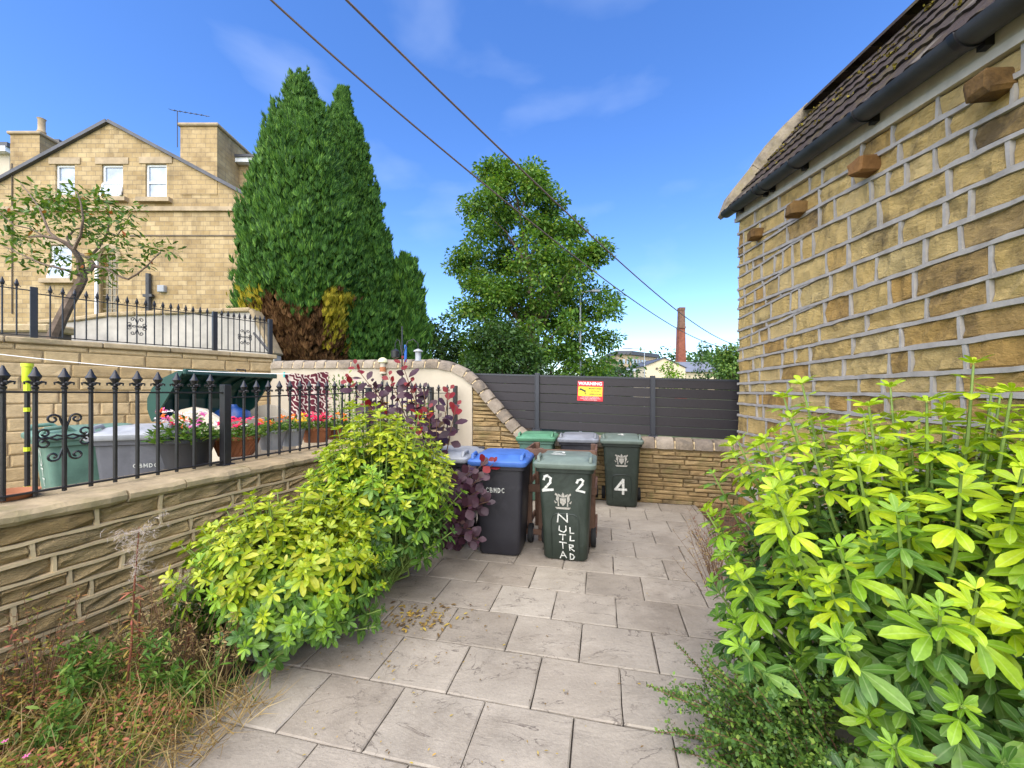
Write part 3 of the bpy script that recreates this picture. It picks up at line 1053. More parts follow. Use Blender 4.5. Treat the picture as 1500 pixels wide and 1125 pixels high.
# ---- composite fence behind the low wall
VF = VB + .27
fence = thing('panel_fence', 'dark grey composite board fence with slim metal posts above the low stone wall', 'fence', tuple(PQ(0, VF)))
ft = lambda u: 1.912 - .0343 * u
fb = lambda u: 1.000 - .0343 * u
posts = [-2.92, px2u(787, VF), px2u(956, VF), 2.18]
for i in range(3):
    a, b = posts[i] + .03, posts[i + 1] - .03
    for k in range(6):
        z0 = lambda u, k=k: fb(u) + (ft(u) - .012 - fb(u)) * k / 6
        z1 = lambda u, k=k: fb(u) + (ft(u) - .012 - fb(u)) * (k + 1) / 6
        prof = [(-.010, .004), (.004, .0), (.012, .006), (.012, -.006), (.004, -.001), (-.010, -.004)]
        vs = []
        for u in (a, b):
            vs += [PQ(u, VF + .011, z0(u) + .002), PQ(u, VF - .005, z0(u) + .002), PQ(u, VF - .011, z0(u) + .009), PQ(u, VF - .011, z1(u) - .009), PQ(u, VF - .005, z1(u) - .002), PQ(u, VF + .011, z1(u) - .002)]
        fs = [(j, (j + 1) % 6, 6 + (j + 1) % 6, 6 + j) for j in range(6)] + [tuple(range(6)), tuple(range(11, 5, -1))]
        mb = MB(); mb.add(vs, fs); mb.build('board', M_fence, fence, world=True)
    m = MB()
    vs = [PQ(u, VF + dv, ft(u) + dz) for u in (a, b) for dv, dz in ((-.018, -.03), (-.018, .0), (.018, .0), (.018, -.03))]
    m.add(vs, [(0, 1, 2, 3), (7, 6, 5, 4), (0, 4, 5, 1), (1, 5, 6, 2), (2, 6, 7, 3), (3, 7, 4, 0)])
    m.build('top_rail', M_post, fence, world=True)
for u in posts[1:3]:
    m = MB()
    zt, zb = ft(u) + .03, fb(u) - .05
    m.bbox(PQ(u, VF, (zt + zb) / 2), (.075, .085, zt - zb), .006, ang)
    m.box(PQ(u - .03, VF - .035, (zt + zb) / 2 - .01), (.012, .03, zt - zb - .05), ang)
    m.box(PQ(u + .03, VF - .035, (zt + zb) / 2 - .01), (.012, .03, zt - zb - .05), ang)
    po = m.build('post', M_post, fence, world=True)
    m = MB()
    m.bbox(PQ(u, VF - .05, fb(u) - .02), (.15, .14, .03), .006, ang)
    for q in (-.05, .05):
        m.lathe([(.014, 0), (.014, .02), (.008, .026)], 8, PQ(u + q, VF - .09, fb(u) - .006))
    m.build('base_plate', M_post, po, world=True)

# ---- left garden wall with slab coping
gw = thing('garden_wall', 'low coursed stone garden wall with thick worn coping slabs below iron railings', 'wall', tuple(LW(0, 0, 0)))
SE = 7.05
m = MB()
m.prism([LW(.3, .247, -.2), LW(SE, .247, -.2), LW(SE, .247, .955), LW(.3, .247, .955)], -LN * .50)
m.build('wall', M_mortar_dark, gw, world=True)
rs = random.Random(9)
zs = [-.12, .0, .11, .225, .325, .435, .54, .64, .745, .845, .955]
rib = MB()
for i in range(len(zs) - 1):
    u = .3
    slope = lambda s_, z_: z_
    while u < SE:
        L = rs.uniform(.38, .95) if rs.random() > .25 else rs.uniform(.16, .35)
        b = min(u + L, SE)
        if b - u > .05:
            if i == len(zs) - 2 and rs.random() < .3: pass
            dd = .25
            f = lambda s_, z_: LW(s_, dd, z_)
            add_piece('stone', gw, [f(u + .006, zs[i] + .006), f(b - .006, zs[i] + .006), f(b - .006, zs[i + 1] - .006), f(u + .006, zs[i + 1] - .006)], LN, M_gardenstone,
                      proud=.020, back=.03, nu=max(4, min(9, int((b - u) / .085) + 2)), nv=4, edge=.016, rough=.9, r=rs)
            if u > .31: ribbon_v(rib, lambda a, d, zz: LW(a, .25 + d, zz), u, zs[i], zs[i + 1], .010, .024, rs)
        u = b
for zz in zs[1:-1]:
    ribbon_h(rib, lambda a, d, q: LW(a, .25 + d, q), LN, .3, SE, lambda s_, zz=zz: zz, .0105, .030, rs)
rib.build('pointing', M_mortar_warm, gw, world=True)
# coping slabs, worn front edge
cuts = [.3, 1.1, lx(-60), lx(147), lx(232), lx(330), lx(395), lx(455), lx(520), lx(580), SE]
for i in range(len(cuts) - 1):
    a, b = cuts[i] + .005, cuts[i + 1] - .005
    n = max(4, int((b - a) / .09))
    vs, fs = [], []
    for j in range(n + 1):
        s_ = a + (b - a) * j / n
        e = rs.uniform(-.012, .010)
        if j in (0, n): e -= .012
        zt = 1.032 + rs.uniform(-.004, .004)
        ring = [(-.27, .96), (.285 + e, .955 + rs.uniform(-.004, .004)), (.305 + e, .975), (.308 + e, 1.005 + rs.uniform(-.006, .004)), (.285 + e, zt - .004), (.10, zt), (-.27, 1.03)]
        vs += [LW(s_, d, q) for d, q in ring]
    k = 7
    for j in range(n):
        for t in range(k):
            fs.append((j * k + t, j * k + (t + 1) % k, (j + 1) * k + (t + 1) % k, (j + 1) * k + t))
    fs += [tuple(range(k)), tuple(range(n * k + k - 1, n * k - 1, -1))]
    mb = MB(); mb.add(vs, fs); mb.build('coping_slab', M_slabcoping, gw, world=True)

# ---- neighbour's yard floor
yp = [LW(.3, -.26, 0), LW(SE + .3, -.26, 0), PQ(UL, VB, 0), RW(6.5, 0, 0)]
m = MB(); m.prism([Vector((p.x, p.y, -.28)) for p in yp], (0, 0, .62))
yard = m.build('yard_floor', M_yard); tag(yard, kind='structure')

# ---- upper terrace and its retaining wall
m = MB()
tp = [RW(-.02, -.30, 0), RW(7.0, -.30, 0), Vector((-26, 1.6, 0)), Vector((-26, 26, 0)), Vector((-6.6, 26, 0)), Vector((-5.0, 8.3, 0))]
m.prism([Vector((p.x, p.y, -.29)) for p in tp], (0, 0, 2.58))
ter = m.build('terrace', M_ground); tag(ter, kind='structure')
rw = thing('retaining_wall', 'tall beige coursed stone retaining wall behind the neighbouring yard', 'wall', tuple(RW(0, 0, 0)))
m = MB(); m.prism([RW(-.05, -.02, .1), RW(6.6, -.02, .1), RW(6.6, -.02, 2.30), RW(-.05, -.02, 2.30)], -RN * .30)
m.build('wall', M_mortar_warm, rw, world=True)
rs = random.Random(33)
z = .33
while z < 2.22:
    h = rs.uniform(.15, .185)
    zt = min(z + h, 2.295)
    if 2.295 - zt < .08: zt = 2.295
    u = -.04
    while u < 6.55:
        b = min(u + rs.uniform(.3, .72), 6.55)
        if b - u > .06:
            # RD runs leftwards in the picture, so corners are swapped
            add_piece('stone', rw, [RW(b - .006, 0, z + .006), RW(u + .006, 0, z + .006), RW(u + .006, 0, zt - .006), RW(b - .006, 0, zt - .006)], RN, M_retstone,
                      proud=.010, back=.04, nu=4, nv=3, edge=.018, rough=.7, r=rs)
        u = b
    z = zt
u = -.1
while u < 6.55:
    b = min(u + rs.uniform(.7, 1.0), 6.6)
    m = MB(); m.bbox(RW((u + b) / 2, -.11, 2.337), (b - u - .008, .34, .075), .012, math.atan2(RD.y, RD.x))
    m.build('coping_slab', M_slabcoping, rw, world=True)
    u = b

# ================================================================== IRONWORK
def finial_mesh(mb, c, w, h):
    """spear head with small side leaves; c = base point"""
    c = Vector(c)
    prof = [(.010, 0), (.016, h * .05), (.016, h * .12), (.010, h * .16), (.018, h * .22), (.012, h * .30), (.014, h * .36), (w * .30, h * .52), (w * .34, h * .58), (w * .20, h * .74), (.004, h)]
    mb.lathe(prof, 8, c)
    for sg in (-1, 1):
        for dr in (LD, LN):
            pts = [c + UP * (h * .24) + dr * (sg * .004), c + UP * (h * .34) + dr * (sg * w * .34), c + UP * (h * .33) + dr * (sg * w * .52), c + UP * (h * .22) + dr * (sg * w * .50)]
            mb.tube(pts, [.008, .008, .006, .004], 5)

def spiral(c, ax, ay, r0, turns, a0, sg, n=16):
    return [c + ax * (math.cos(a0 + sg * t * turns * 2 * math.pi / n) * r0 * (1 - .72 * t / n)) + ay * (math.sin(a0 + sg * t * turns * 2 * math.pi / n) * r0 * (1 - .72 * t / n)) for t in range(n + 1)]

def scroll(mb, c, ax, S, r=.0065):
    """four C-scroll pairs about a bar"""
    for sx in (-1, 1):
        for sy in (-1, 1):
            A = ax * sx; B = UP * sy
            # arm from the bar centre, curling outwards at the side
            e = c + A * (.62 * S) + B * (.20 * S)
            pts = [c + B * (.02 * S), c + A * (.30 * S) + B * (.05 * S), c + A * (.55 * S) + B * (-.02 * S)]
            sp = spiral(e, A, B, .24 * S, 1.25, -1.9, 1)
            mb.tube(pts[:1] + [c + A * (.25 * S) + B * (.10 * S)] + sp, r, 5)
            e2 = c + A * (.36 * S) + B * (.78 * S)
            sp2 = spiral(e2, A, B, .22 * S, 1.25, 3.3, -1)
            mb.tube([c + B * (.15 * S), c + A * (.05 * S) + B * (.45 * S)] + sp2, r, 5)

rail = thing('iron_railing', 'black iron railing with spear finials and a scroll on the garden wall', 'railing', tuple(LW(0, 0, 1.03)))
def bar(sv, zt, ztop, zb=1.03 + .018, fw=.085, fh=.135):
    m = MB(); m.tube([LW(sv, 0, zb - .005), LW(sv, 0, zt + .02)], .0115, 8)
    b = m.build('bar', M_iron, rail, world=True, smooth=True)
    m = MB(); finial_mesh(m, LW(sv, 0, zt + .012), fw, fh)
    m.build('finial', M_iron, b, world=True, smooth=True)
def railbar(pts, r=.012, par=None):
    m = MB()
    for i in range(len(pts) - 1):
        a, b = pts[i], pts[i + 1]
        dr = (b - a); L = dr.length
        M3 = dr.to_track_quat('X', 'Z').to_matrix().to_4x4()
        m.bbox((a + b) / 2, (L, .028, .012), .002, M=M3)
    return m.build('rail', M_iron, par or rail, world=True)
sp1 = lx(330)
s = lx(308); 
railbar([LW(1.2, 0, 1.658), LW(sp1, 0, 1.648)])
railbar([LW(1.2, 0, 1.066), LW(sp1, 0, 1.066)])
while s > 1.25:
    bar(s, 1.655, 0); s -= .124
m = MB(); scroll(m, LW(lx(95), 0, 1.375), LD, .145); m.build('scroll', M_iron, rail, world=True, smooth=True)
sp2 = lx(540)
railbar([LW(sp1, 0, 1.606), LW(sp2, 0, 1.650)]); railbar([LW(sp1, 0, 1.066), LW(sp2, 0, 1.066)])
s = sp1 + .164
while s < sp2 - .06:
    t = (s - sp1) / (sp2 - sp1)
    bar(s, 1.606 + .044 * t, 0); s += .121
sp3 = lx(632)
railbar([LW(sp2, 0, 1.655), LW(sp3, 0, 1.655)]); railbar([LW(sp2, 0, 1.066), LW(sp3, 0, 1.066)])
s = sp2 + .14
while s < sp3 - .06:
    bar(s, 1.658, 0); s += .121
a = LW(sp3, 0, 0)
for zz in (1.066, 1.64):
    railbar([a + UP * zz, a + QD * .42 + UP * zz])
for k in (1, 2):
    c = a + QD * (.125 * k + .03 * (k == 2))
    m = MB(); m.tube([c + UP * 1.0, c + UP * 1.66], .0115, 8); b = m.build('bar', M_iron, rail, world=True, smooth=True)
    m = MB(); finial_mesh(m, c + UP * 1.65, .085, .135); m.build('finial', M_iron, b, world=True, smooth=True)
for c, h in ((LW(sp1, 0, 0), 1.715), (LW(sp2, 0, 0), 1.71), (LW(sp3, 0, 0), 1.74), (a + QD * .42, 1.76)):
    m = MB(); m.bbox(c + UP * ((1.03 + h) / 2), (.062, .062, h - 1.025), .004, math.atan2(LD.y, LD.x))
    m.bbox(c + UP * 1.036, (.10, .10, .014), .003, math.atan2(LD.y, LD.x))
    m.build('post', M_iron, rail, world=True)

# upper railing on the retaining wall
ur = thing('iron_railing', 'thin black iron railing along the top of the beige retaining wall', 'railing', tuple(RW(0, 0, 2.375)))
ub_ = 2.375
def rxs(px): return rx(px)
def utop(s_): return 3.02 if s_ > rx(52) else 2.985
bars = [10, 70, 210, 262, 312, 360, 405, 448, 490, 530, 570, 607, 643, 678, 711, 742, 773, 803, 833, 862, 922, 948, 972, 995, 1018, 1040, 1060, 1080, 1098]
ux = [b * .3556 for b in bars] + [-25, -52]
UPP = [50.5, 317.5, 399]
for x in ux:
    sv = rx(x); c = RW(sv, -.10, 0)
    zt = utop(sv)
    m = MB(); m.tube([c + UP * (ub_ + .03), c + UP * (zt + .02)], .0085, 6); b = m.build('bar', M_iron, ur, world=True, smooth=True)
    m = MB()
    m.lathe([(.008, 0), (.014, .012), (.008, .024), (.024, .05), (.022, .062), (.003, .125)], 6, c + UP * (zt + .01))
    for sg in (-1, 1): m.tube([c + UP * (zt + .03), c + UP * (zt + .045) + RD * (.024 * sg), c + UP * (zt + .028) + RD * (.034 * sg)], .005, 4)
    m.build('finial', M_iron, b, world=True, smooth=True)
for zz in (0, 1):
    for (xa, xb) in ((-60, 50.5), (50.5, 317.5), (317.5, 399)):
        sa, sb = rx(xa), rx(xb)
        za = (ub_ + .04) if zz == 0 else utop((sa + sb) / 2)
        railbar([RW(sa, -.10, za), RW(sb, -.10, za)], par=ur)
for x in UPP:
    c = RW(rx(x), -.10, 0)
    m = MB(); m.bbox(c + UP * (ub_ + .345), (.07, .07, .70), .004, math.atan2(RD.y, RD.x)); m.build('post', M_iron, ur, world=True)
for x in (203, 362):
    m = MB(); scroll(m, RW(rx(x), -.10, ub_ + .30), RD, .135, .006); m.build('scroll', M_iron, ur, world=True, smooth=True)
# stair handrail beyond
m = MB(); m.tube([P(372, 488, 8.4), P(400, 522, 8.0)], .025, 6); m.build('handrail', M_iron, ur, world=True)

# ================================================================== LETTERING
GL = {'N': [[(0, 0), (0, 1), (1, 0), (1, 1)]], 'U': [[(0, 1), (0, .25), (.25, 0), (.75, 0), (1, .25), (1, 1)]], 'T': [[(0, 1), (1, 1)], [(.5, 1), (.5, 0)]],
      'A': [[(0, 0), (.45, 1), (1, 0)], [(.22, .38), (.8, .38)]], 'L': [[(0, 1), (0, 0), (1, 0)]], 'R': [[(0, 0), (0, 1), (.8, .92), (.85, .62), (0, .5), (1, 0)]],
      'D': [[(0, 0), (0, 1), (.7, .88), (1, .5), (.7, .1), (0, 0)]], '2': [[(.05, .75), (.2, .95), (.55, 1), (.8, .85), (.75, .6), (0, .04), (1, 0)]],
      '4': [[(.72, 0), (.72, 1), (0, .3), (1, .3)]], 'C': [[(1, .85), (.6, 1), (.2, .85), (0, .5), (.2, .15), (.6, 0), (1, .15)]],
      'B': [[(0, 0), (0, 1), (.8, .92), (.8, .6), (0, .52), (1, .38), (.9, .06), (0, 0)]], 'M': [[(0, 0), (0, 1), (.5, .35), (1, 1), (1, 0)]]}
def strokes(mb, ch, f, x, z, w, h, th, r=rng, hand=0.0):
    """letter as flat brush strokes; f(x, z, lift) gives the surface point"""
    lift = .0012
    for line in GL[ch]:
        pts = [(x + (a + r.uniform(-hand, hand)) * w, z + (b + r.uniform(-hand, hand)) * h) for a, b in line]
        for i in range(len(pts) - 1):
            (xa, za), (xb, zb) = pts[i], pts[i + 1]
            dx, dz = xb - xa, zb - za
            L = math.hypot(dx, dz) or 1e-6
            tx, tz = dx / L, dz / L
            t0 = th * r.uniform(1 - hand * 3, 1 + hand * 3); t1 = th * r.uniform(1 - hand * 3, 1 + hand * 3)
            e = th * .42
            mb.add([f(xa - tx * e - tz * t0 / 2, za - tz * e + tx * t0 / 2, lift), f(xa - tx * e + tz * t0 / 2, za - tz * e - tx * t0 / 2, lift),
                    f(xb + tx * e + tz * t1 / 2, zb + tz * e - tx * t1 / 2, lift), f(xb + tx * e - tz * t1 / 2, zb + tz * e + tx * t1 / 2, lift)], [(0, 1, 2, 3)])
            lift += .0004

def crest(mb, f, x, z, s):
    """civic coat of arms: shield, crest, two beasts, scroll"""
    lift = [.0012]
    def poly(pts):
        mb.add([f(x + a * s, z + b * s, lift[0]) for a, b in pts], [tuple(range(len(pts)))]); lift[0] += .0003
    poly([(-.17, .18), (.17, .18), (.17, -.08), (0, -.28), (-.17, -.08)])
    poly([(-.10, .22), (.10, .22), (.07, .40), (0, .52), (-.07, .40)])
    for sg in (-1, 1):
        P2 = [(.21, -.30), (.30, -.28), (.29, -.05), (.40, .10), (.36, .30), (.47, .38), (.42, .48), (.28, .36), (.22, .18), (.25, .0)]
        poly([(a * sg, b) for a, b in (P2 if sg > 0 else P2)])
        poly([(a * sg, b) for a, b in [(.30, -.06), (.44, -.14), (.50, .02), (.46, .02), (.40, -.06)]])
        poly([(a * sg, b) for a, b in [(.10, .24), (.22, .26), (.30, .44), (.20, .40), (.10, .34)]])
    poly([(-.45, -.34), (.45, -.34), (.36, -.46), (-.36, -.46)])

# ================================================================== WHEELIE BINS
def rrect(w, d, r, z, y0=0.0, n=4):
    pts = []
    for (cx, cy, a0) in ((w / 2 - r, d / 2 - r, 0), (-w / 2 + r, d / 2 - r, 90), (-w / 2 + r, -d / 2 + r, 180), (w / 2 - r, -d / 2 + r, 270)):
        for k in range(n + 1):
            a = R(a0 + 90 * k / n)
            pts.append(Vector((cx + r * math.cos(a), y0 + cy + r * math.sin(a), z)))
    return pts
def loft(mb, rings, cap0=True, cap1=True):
    n = len(rings[0]); vs = [q for rg in rings for q in rg]; fs = []
    for i in range(len(rings) - 1):
        for j in range(n):
            fs.append((i * n + j, i * n + (j + 1) % n, (i + 1) * n + (j + 1) % n, (i + 1) * n + j))
    if cap0: fs.append(tuple(range(n - 1, -1, -1)))
    if cap1: fs.append(tuple((len(rings) - 1) * n + j for j in range(n)))
    mb.add(vs, fs)
FZ = lambda z: -.225 - .085 * (z - .03) / .87        # front face y at height z
def wheelie(label, loc, rz, bodym, lidm, marks=None, group='wheelie bins', S=1.0, arch=True, lidopen=0):
    t = thing('wheelie_bin', label, 'wheelie bin', loc, rz, group)
    m = MB()
    loft(m, [rrect(.40, .43, .05, .012, .0), rrect(.43, .45, .05, .03, .0), rrect(.445, .47, .05, .22, -.002), rrect(.50, .575, .045, .80, -.012), rrect(.51, .585, .045, .875, -.012),
             rrect(.555, .64, .05, .885, -.012), rrect(.565, .65, .05, .935, -.012)])
    body = m.build('body', bodym, t, smooth=True)
    if arch:
        m = MB(); f = lambda x, z: Vector((x, FZ(z) - .001, z))
        pts = [f(-.13, .04), f(-.135, .40), f(-.12, .455), f(-.08, .475), f(.08, .475), f(.12, .455), f(.135, .40), f(.13, .04)]
        m.tube(pts, .005, 5); m.build('panel_rib', bodym, body, smooth=True)
    m = MB()
    loft(m, [rrect(.585, .68, .05, .925, -.02), rrect(.60, .70, .055, .94, -.022), rrect(.60, .70, .055, .968, -.022), rrect(.575, .67, .06, .985, -.018), rrect(.50, .56, .08, .998, -.0), rrect(.46, .50, .08, 1.018, .01), rrect(.42, .45, .08, 1.022, .01)])
    lid = m.build('lid', lidm, t, smooth=True)
    for sg in (-1, 1):
        m = MB()
        m.tube([Vector((sg * .245, -.33, .985)), Vector((sg * .25, -.31, 1.025)), Vector((sg * .25, -.20, 1.035)), Vector((sg * .245, -.15, .985))], [.016, .017, .017, .016], 8)
        m.build('lid_grip', lidm, lid, smooth=True)
    m = MB()
    m.tube([Vector((-.25, .30, .95)), Vector((-.25, .385, .985)), Vector((.25, .385, .985)), Vector((.25, .30, .95))], .016, 8)
    m.build('handle', bodym, t, smooth=True)
    for sg in (-1, 1):
        w = MB(); RY = Matrix.Rotation(R(90), 4, 'Y')
        w.lathe([(.06, -.025), (.096, -.025), (.102, -.016), (.102, .016), (.096, .025), (.06, .025)], 20, (sg * .262, .215, .102), M=RY)
        wh = w.build('wheel', M_rubber, t, smooth=True)
        w = MB(); w.lathe([(.02, -.029), (.058, -.028), (.058, .028), (.02, .029)], 14, (sg * .262, .215, .102), M=RY)
        w.build('hub', M_grime, wh, smooth=True)
    m = MB(); m.tube([(-.27, .215, .102), (.27, .215, .102)], .012, 8); m.build('axle', M_iron, t)
    f = lambda x, z, l: Vector((x, FZ(z) - .0025 - l, z))
    for kind, args in (marks or []):
        m = MB()
        if kind == 'lid':
            ch, x, y, w, h, th = args
            strokes(m, ch, lambda a_, b_, l_: Vector((a_, b_, 1.0225 + l_)), x, y, w, h, th, hand=.08); m.build('letter', M_paint, lid)
        elif kind == 'crest':
            crest(m, f, *args); m.build('emblem', M_emblem, t)
        else:
            ch, x, z, w, h, th, hand = args
            strokes(m, ch, f, x, z, w, h, th, hand=hand); m.build('letter', M_paint, t)
    return t

RZ = ang
def base(px, py, back=.225):
    g = G(px, py); return g + PD * back
k2 = 3.89 / F
def b2(c, x0, x1, y0, y1, th, hand=.07): return ('l', (c, (x0 - 828) * k2, (822 - y1) * k2, (x1 - x0) * k2, (y1 - y0) * k2, th, hand))
marks2 = [b2('N', 818, 831, 750.5, 763, .013), b2('U', 819.5, 829, 769, 777.5, .011), b2('T', 820, 829, 781.5, 790, .010), b2('T', 820, 830, 794, 803, .010), b2('A', 821, 830, 807.5, 817, .010),
          b2('L', 835.5, 841, 770.5, 778.5, .011), b2('L', 835.5, 841, 783, 790, .011), b2('R', 834.5, 841, 796, 805, .010), b2('D', 835.5, 841, 810, 818.5, .010),
          b2('2', 797, 810, 696, 717, .024), b2('2', 844.5, 856.5, 699, 716, .02), ('crest', ((825.5 - 828) * k2, .60, .17)), ('lid', ('2', -.14, -.12, .13, .20, .03))]
wheelie('dark green wheelie bin painted NUTTALL RD with a 2 either side of its crest', tuple(base(828, 822)), RZ, M_bingreen, M_lidgreen, marks2)
kb = 4.02 / F
mb_ = []
for i, ch in enumerate('CBMDC'):
    mb_.append(('l', (ch, -.115 + i * .040, .655, .022, .045, .0065, .0)))
wheelie('black wheelie bin with a bright blue lid, lettered CBMDC', tuple(base(730, 814)), RZ + .03, M_binblack, M_lidblue, mb_, arch=False)
q = base(730, 814) - QD * .62 + PD * .10
wheelie('black wheelie bin with a light grey lid behind the purple leaves', tuple(q), RZ - .02, M_binblack, M_lidlight, None, arch=False)
b4 = base(911, 743)
k4 = 5.73 / F
wheelie('dark green wheelie bin with crest and large white 4 against the low wall', tuple(b4), RZ - .02, M_bingreen, M_lidgreen,
        [('l', ('4', (902.5 - 911) * k4, .20, .145, .20, .034, .0)), ('crest', (-.003, .68, .19)), ('lid', ('4', -.05, -.10, .10, .20, .03))])
wheelie('black wheelie bin with a dark grey lid between two green bins', tuple(b4 - QD * .625 + PD * .02), RZ + .01, M_binblack, M_lidgrey, None, arch=False)
wheelie('wheelie bin with a bright green lid where the coping sweeps down', tuple(b4 - QD * 1.26 + PD * .04), RZ + .03, M_bingreen2, M_binmid,
        [('l', ('4', .02, .36, .11, .16, .028, .0))])

# brown timber frame behind the bin painted 2
fr = thing('timber_frame', 'brown timber bin-store frame of posts and rails', 'timber frame', tuple(G(820, 796)), ang)
ftop = 1.03
def FR(x, y, z): return Vector((x, y, z))
for x, y in ((-.335, .02), (-.215, .05), (.345, .0), (.345, .55), (-.335, .55)):
    m = MB(); m.bbox((x, y, ftop / 2), (.055, .05, ftop), .006); m.build('post', M_timber, fr)
for z, hgt in ((.995, .075), (.60, .085), (.12, .06)):
    m = MB(); m.bbox((.005, -.037, z), (.76, .024, hgt), .004); m.build('rail', M_timber, fr)
for z in (.99, .60, .14):
    for x in (-.375, .385):
        m = MB(); m.bbox((x, .275, z), (.024, .62, .07), .004); m.build('side_rail', M_timber, fr)

# ---- warning sign
su0, su1 = px2u(846, VF), px2u(883.5, VF)
sw = su1 - su0; sh = .30 / .38 * sw
sc = PQ((su0 + su1) / 2, VF - .016, (py2z(846, 558, VF) + py2z(846, 588, VF)) / 2)
sign = thing('warning_sign', 'red and yellow WARNING camera sign fixed to the dark fence', 'sign', tuple(sc), ang)
M_signred = plain('sign_red', (.62, .02, .03), .4, .06, 5, bmp=0)
M_signyel = plain('sign_yellow', (.80, .60, .02), .4, .05, 5, bmp=0)
M_signwhite = plain('sign_white', (.8, .8, .8), .4, .03, 5, bmp=0)
M_signblack = plain('sign_black', (.015, .015, .015), .4, .1, 5, bmp=0)
tlt = Matrix.Rotation(.0343, 4, 'Y')
m = MB(); m.bbox((0, 0, 0), (sw, .006, sh), .001, M=tlt); m.build('panel', M_signred, sign)
m = MB(); m.box((0, -.0038, -.005), (sw * .93, .002, sh * .47), M=tlt); m.build('yellow_band', M_signyel, sign)
def text(body, size, x, z, mat, parent, y=-.0062, sx=1.0, bold=0.0):
    cu = bpy.data.curves.new('lettering', 'FONT')
    cu.body = body; cu.size = size; cu.align_x = 'CENTER'; cu.align_y = 'CENTER'; cu.extrude = .0004; cu.offset = bold
    cu.resolution_u = 3
    tmp = bpy.data.objects.new('lettering_source', cu); C.objects.link(tmp)
    dg = bpy.context.evaluated_depsgraph_get()
    me = bpy.data.meshes.new_from_object(tmp.evaluated_get(dg))
    bpy.data.objects.remove(tmp)
    me.materials.clear(); me.materials.append(mat)
    return link('lettering', me, parent, (x, y, z), (R(90), .0343, 0), (sx, 1, 1))
text('WARNING', sh * .215, 0, sh * .37, M_signwhite, sign, sx=1.12, bold=.002)
for i, wd in enumerate(('MONITORED', 'CCTV IN', 'OPERATION')):
    text(wd, sh * .115, sw * .19, sh * (.13 - .145 * i) - .003, M_signblack, sign, sx=.95, bold=.0006)
for i, wd in enumerate(('THE CAMERAS IN OPERATION', 'PUBLIC SAFETY CRIME PREVENTION', 'IMAGES ARE RECORDED')):
    text(wd, sh * .062, 0, sh * (-.30 - .073 * i), M_signwhite, sign, sx=1.0)
m = MB()
Mr = Matrix.Rotation(R(25), 4, 'Y')
m.box((-sw * .28, -.0056, sh * .05), (sw * .22, .002, sh * .085), M=Mr)
m.box((-sw * .39, -.0059, sh * .098), (sw * .05, .002, sh * .12), M=Mr)
m.box((-sw * .20, -.0062, -sh * .09), (sw * .025, .002, sh * .14))
m.box((-sw * .17, -.0065, -sh * .14), (sw * .075, .002, sh * .03))
m.build('camera_pictogram', M_signblack, sign)

# ================================================================== NEIGHBOUR'S YARD
def yb(x, D): return Vector(((x - 750) / F * D, D, .34))
p0 = yb(136, 3.5)
tmk = []
for i, ch in enumerate('NUTTALL'):
    tmk.append(('l', (ch, -.03, .80 - i * .085, .07, .06, .011, .05)))
wheelie('pale green wheelie bin behind the railings with white painted letters', tuple(p0), R(-32), M_bingreen2, M_bingreen2, tmk, group='bins behind the railings', arch=False)
# painted street name down its left side
o = [c for c in p0.to_tuple()]
wheelie('dark grey wheelie bin behind the railings beside the flower pots', tuple(yb(222, 3.55)), R(20), M_grime, M_lidlight, [('l', (ch, .0 + i * .035, .69, .022, .03, .006, 0)) for i, ch in enumerate('CBMDC')], group='bins behind the railings', arch=False)

# storage chest with raised lid
M_chest = plain('chest_plastic', (.52, .45, .34), .55, .06, 3, bmp=.05)
M_chestlid = plain('chest_lid_plastic', (.010, .060, .045), .4, .2, 4, bmp=.05)
A0 = P(323, 640, 5.0); A0.z = .34
dirx = (P(425, 640, 5.75) - P(318, 640, 5.15)); dirx.z = 0; dirx.normalize()
chest = thing('storage_chest', 'beige plastic storage chest with its dark green lid raised', 'storage chest', tuple(A0), R(80))
CWd, CDp, CH = 1.26, .84, .96
m = MB()
prof = [(0, 0), (CDp, 0), (CDp, CH), (.72, CH + .06), (.6, CH + .13), (.42, CH + .165), (.25, CH + .14), (.1, CH + .06), (0, CH)]
m.prism([Vector((0, y, z)) for y, z in prof], (.05, 0, 0)); m.build('side_panel', M_chest, chest)
m = MB(); m.prism([Vector((CWd - .05, y, z)) for y, z in prof], (.05, 0, 0)); m.build('side_panel', M_chest, chest)
m = MB(); m.bbox((CWd / 2, .02, CH / 2), (CWd - .1, .04, CH - .02), .004)
for i in range(9): m.bbox((.12 + i * .143, -.004, CH / 2 - .05), (.128, .012, CH - .22), .003)
m.bbox((CWd / 2, -.008, CH - .05), (CWd - .1, .02, .09), .004)
fpn = m.build('front_panel', M_chest, chest)
m = MB(); m.bbox((CWd * .62, -.03, CH - .05), (.12, .03, .05), .008); m.build('latch', M_iron, fpn)
m = MB(); m.bbox((CWd / 2, CDp - .02, CH / 2), (CWd - .1, .04, CH - .02), .004); m.build('back_panel', M_chest, chest)
m = MB(); m.box((CWd / 2, CDp / 2, .03), (CWd - .1, CDp - .08, .04)); m.build('floor_panel', M_chest, chest)
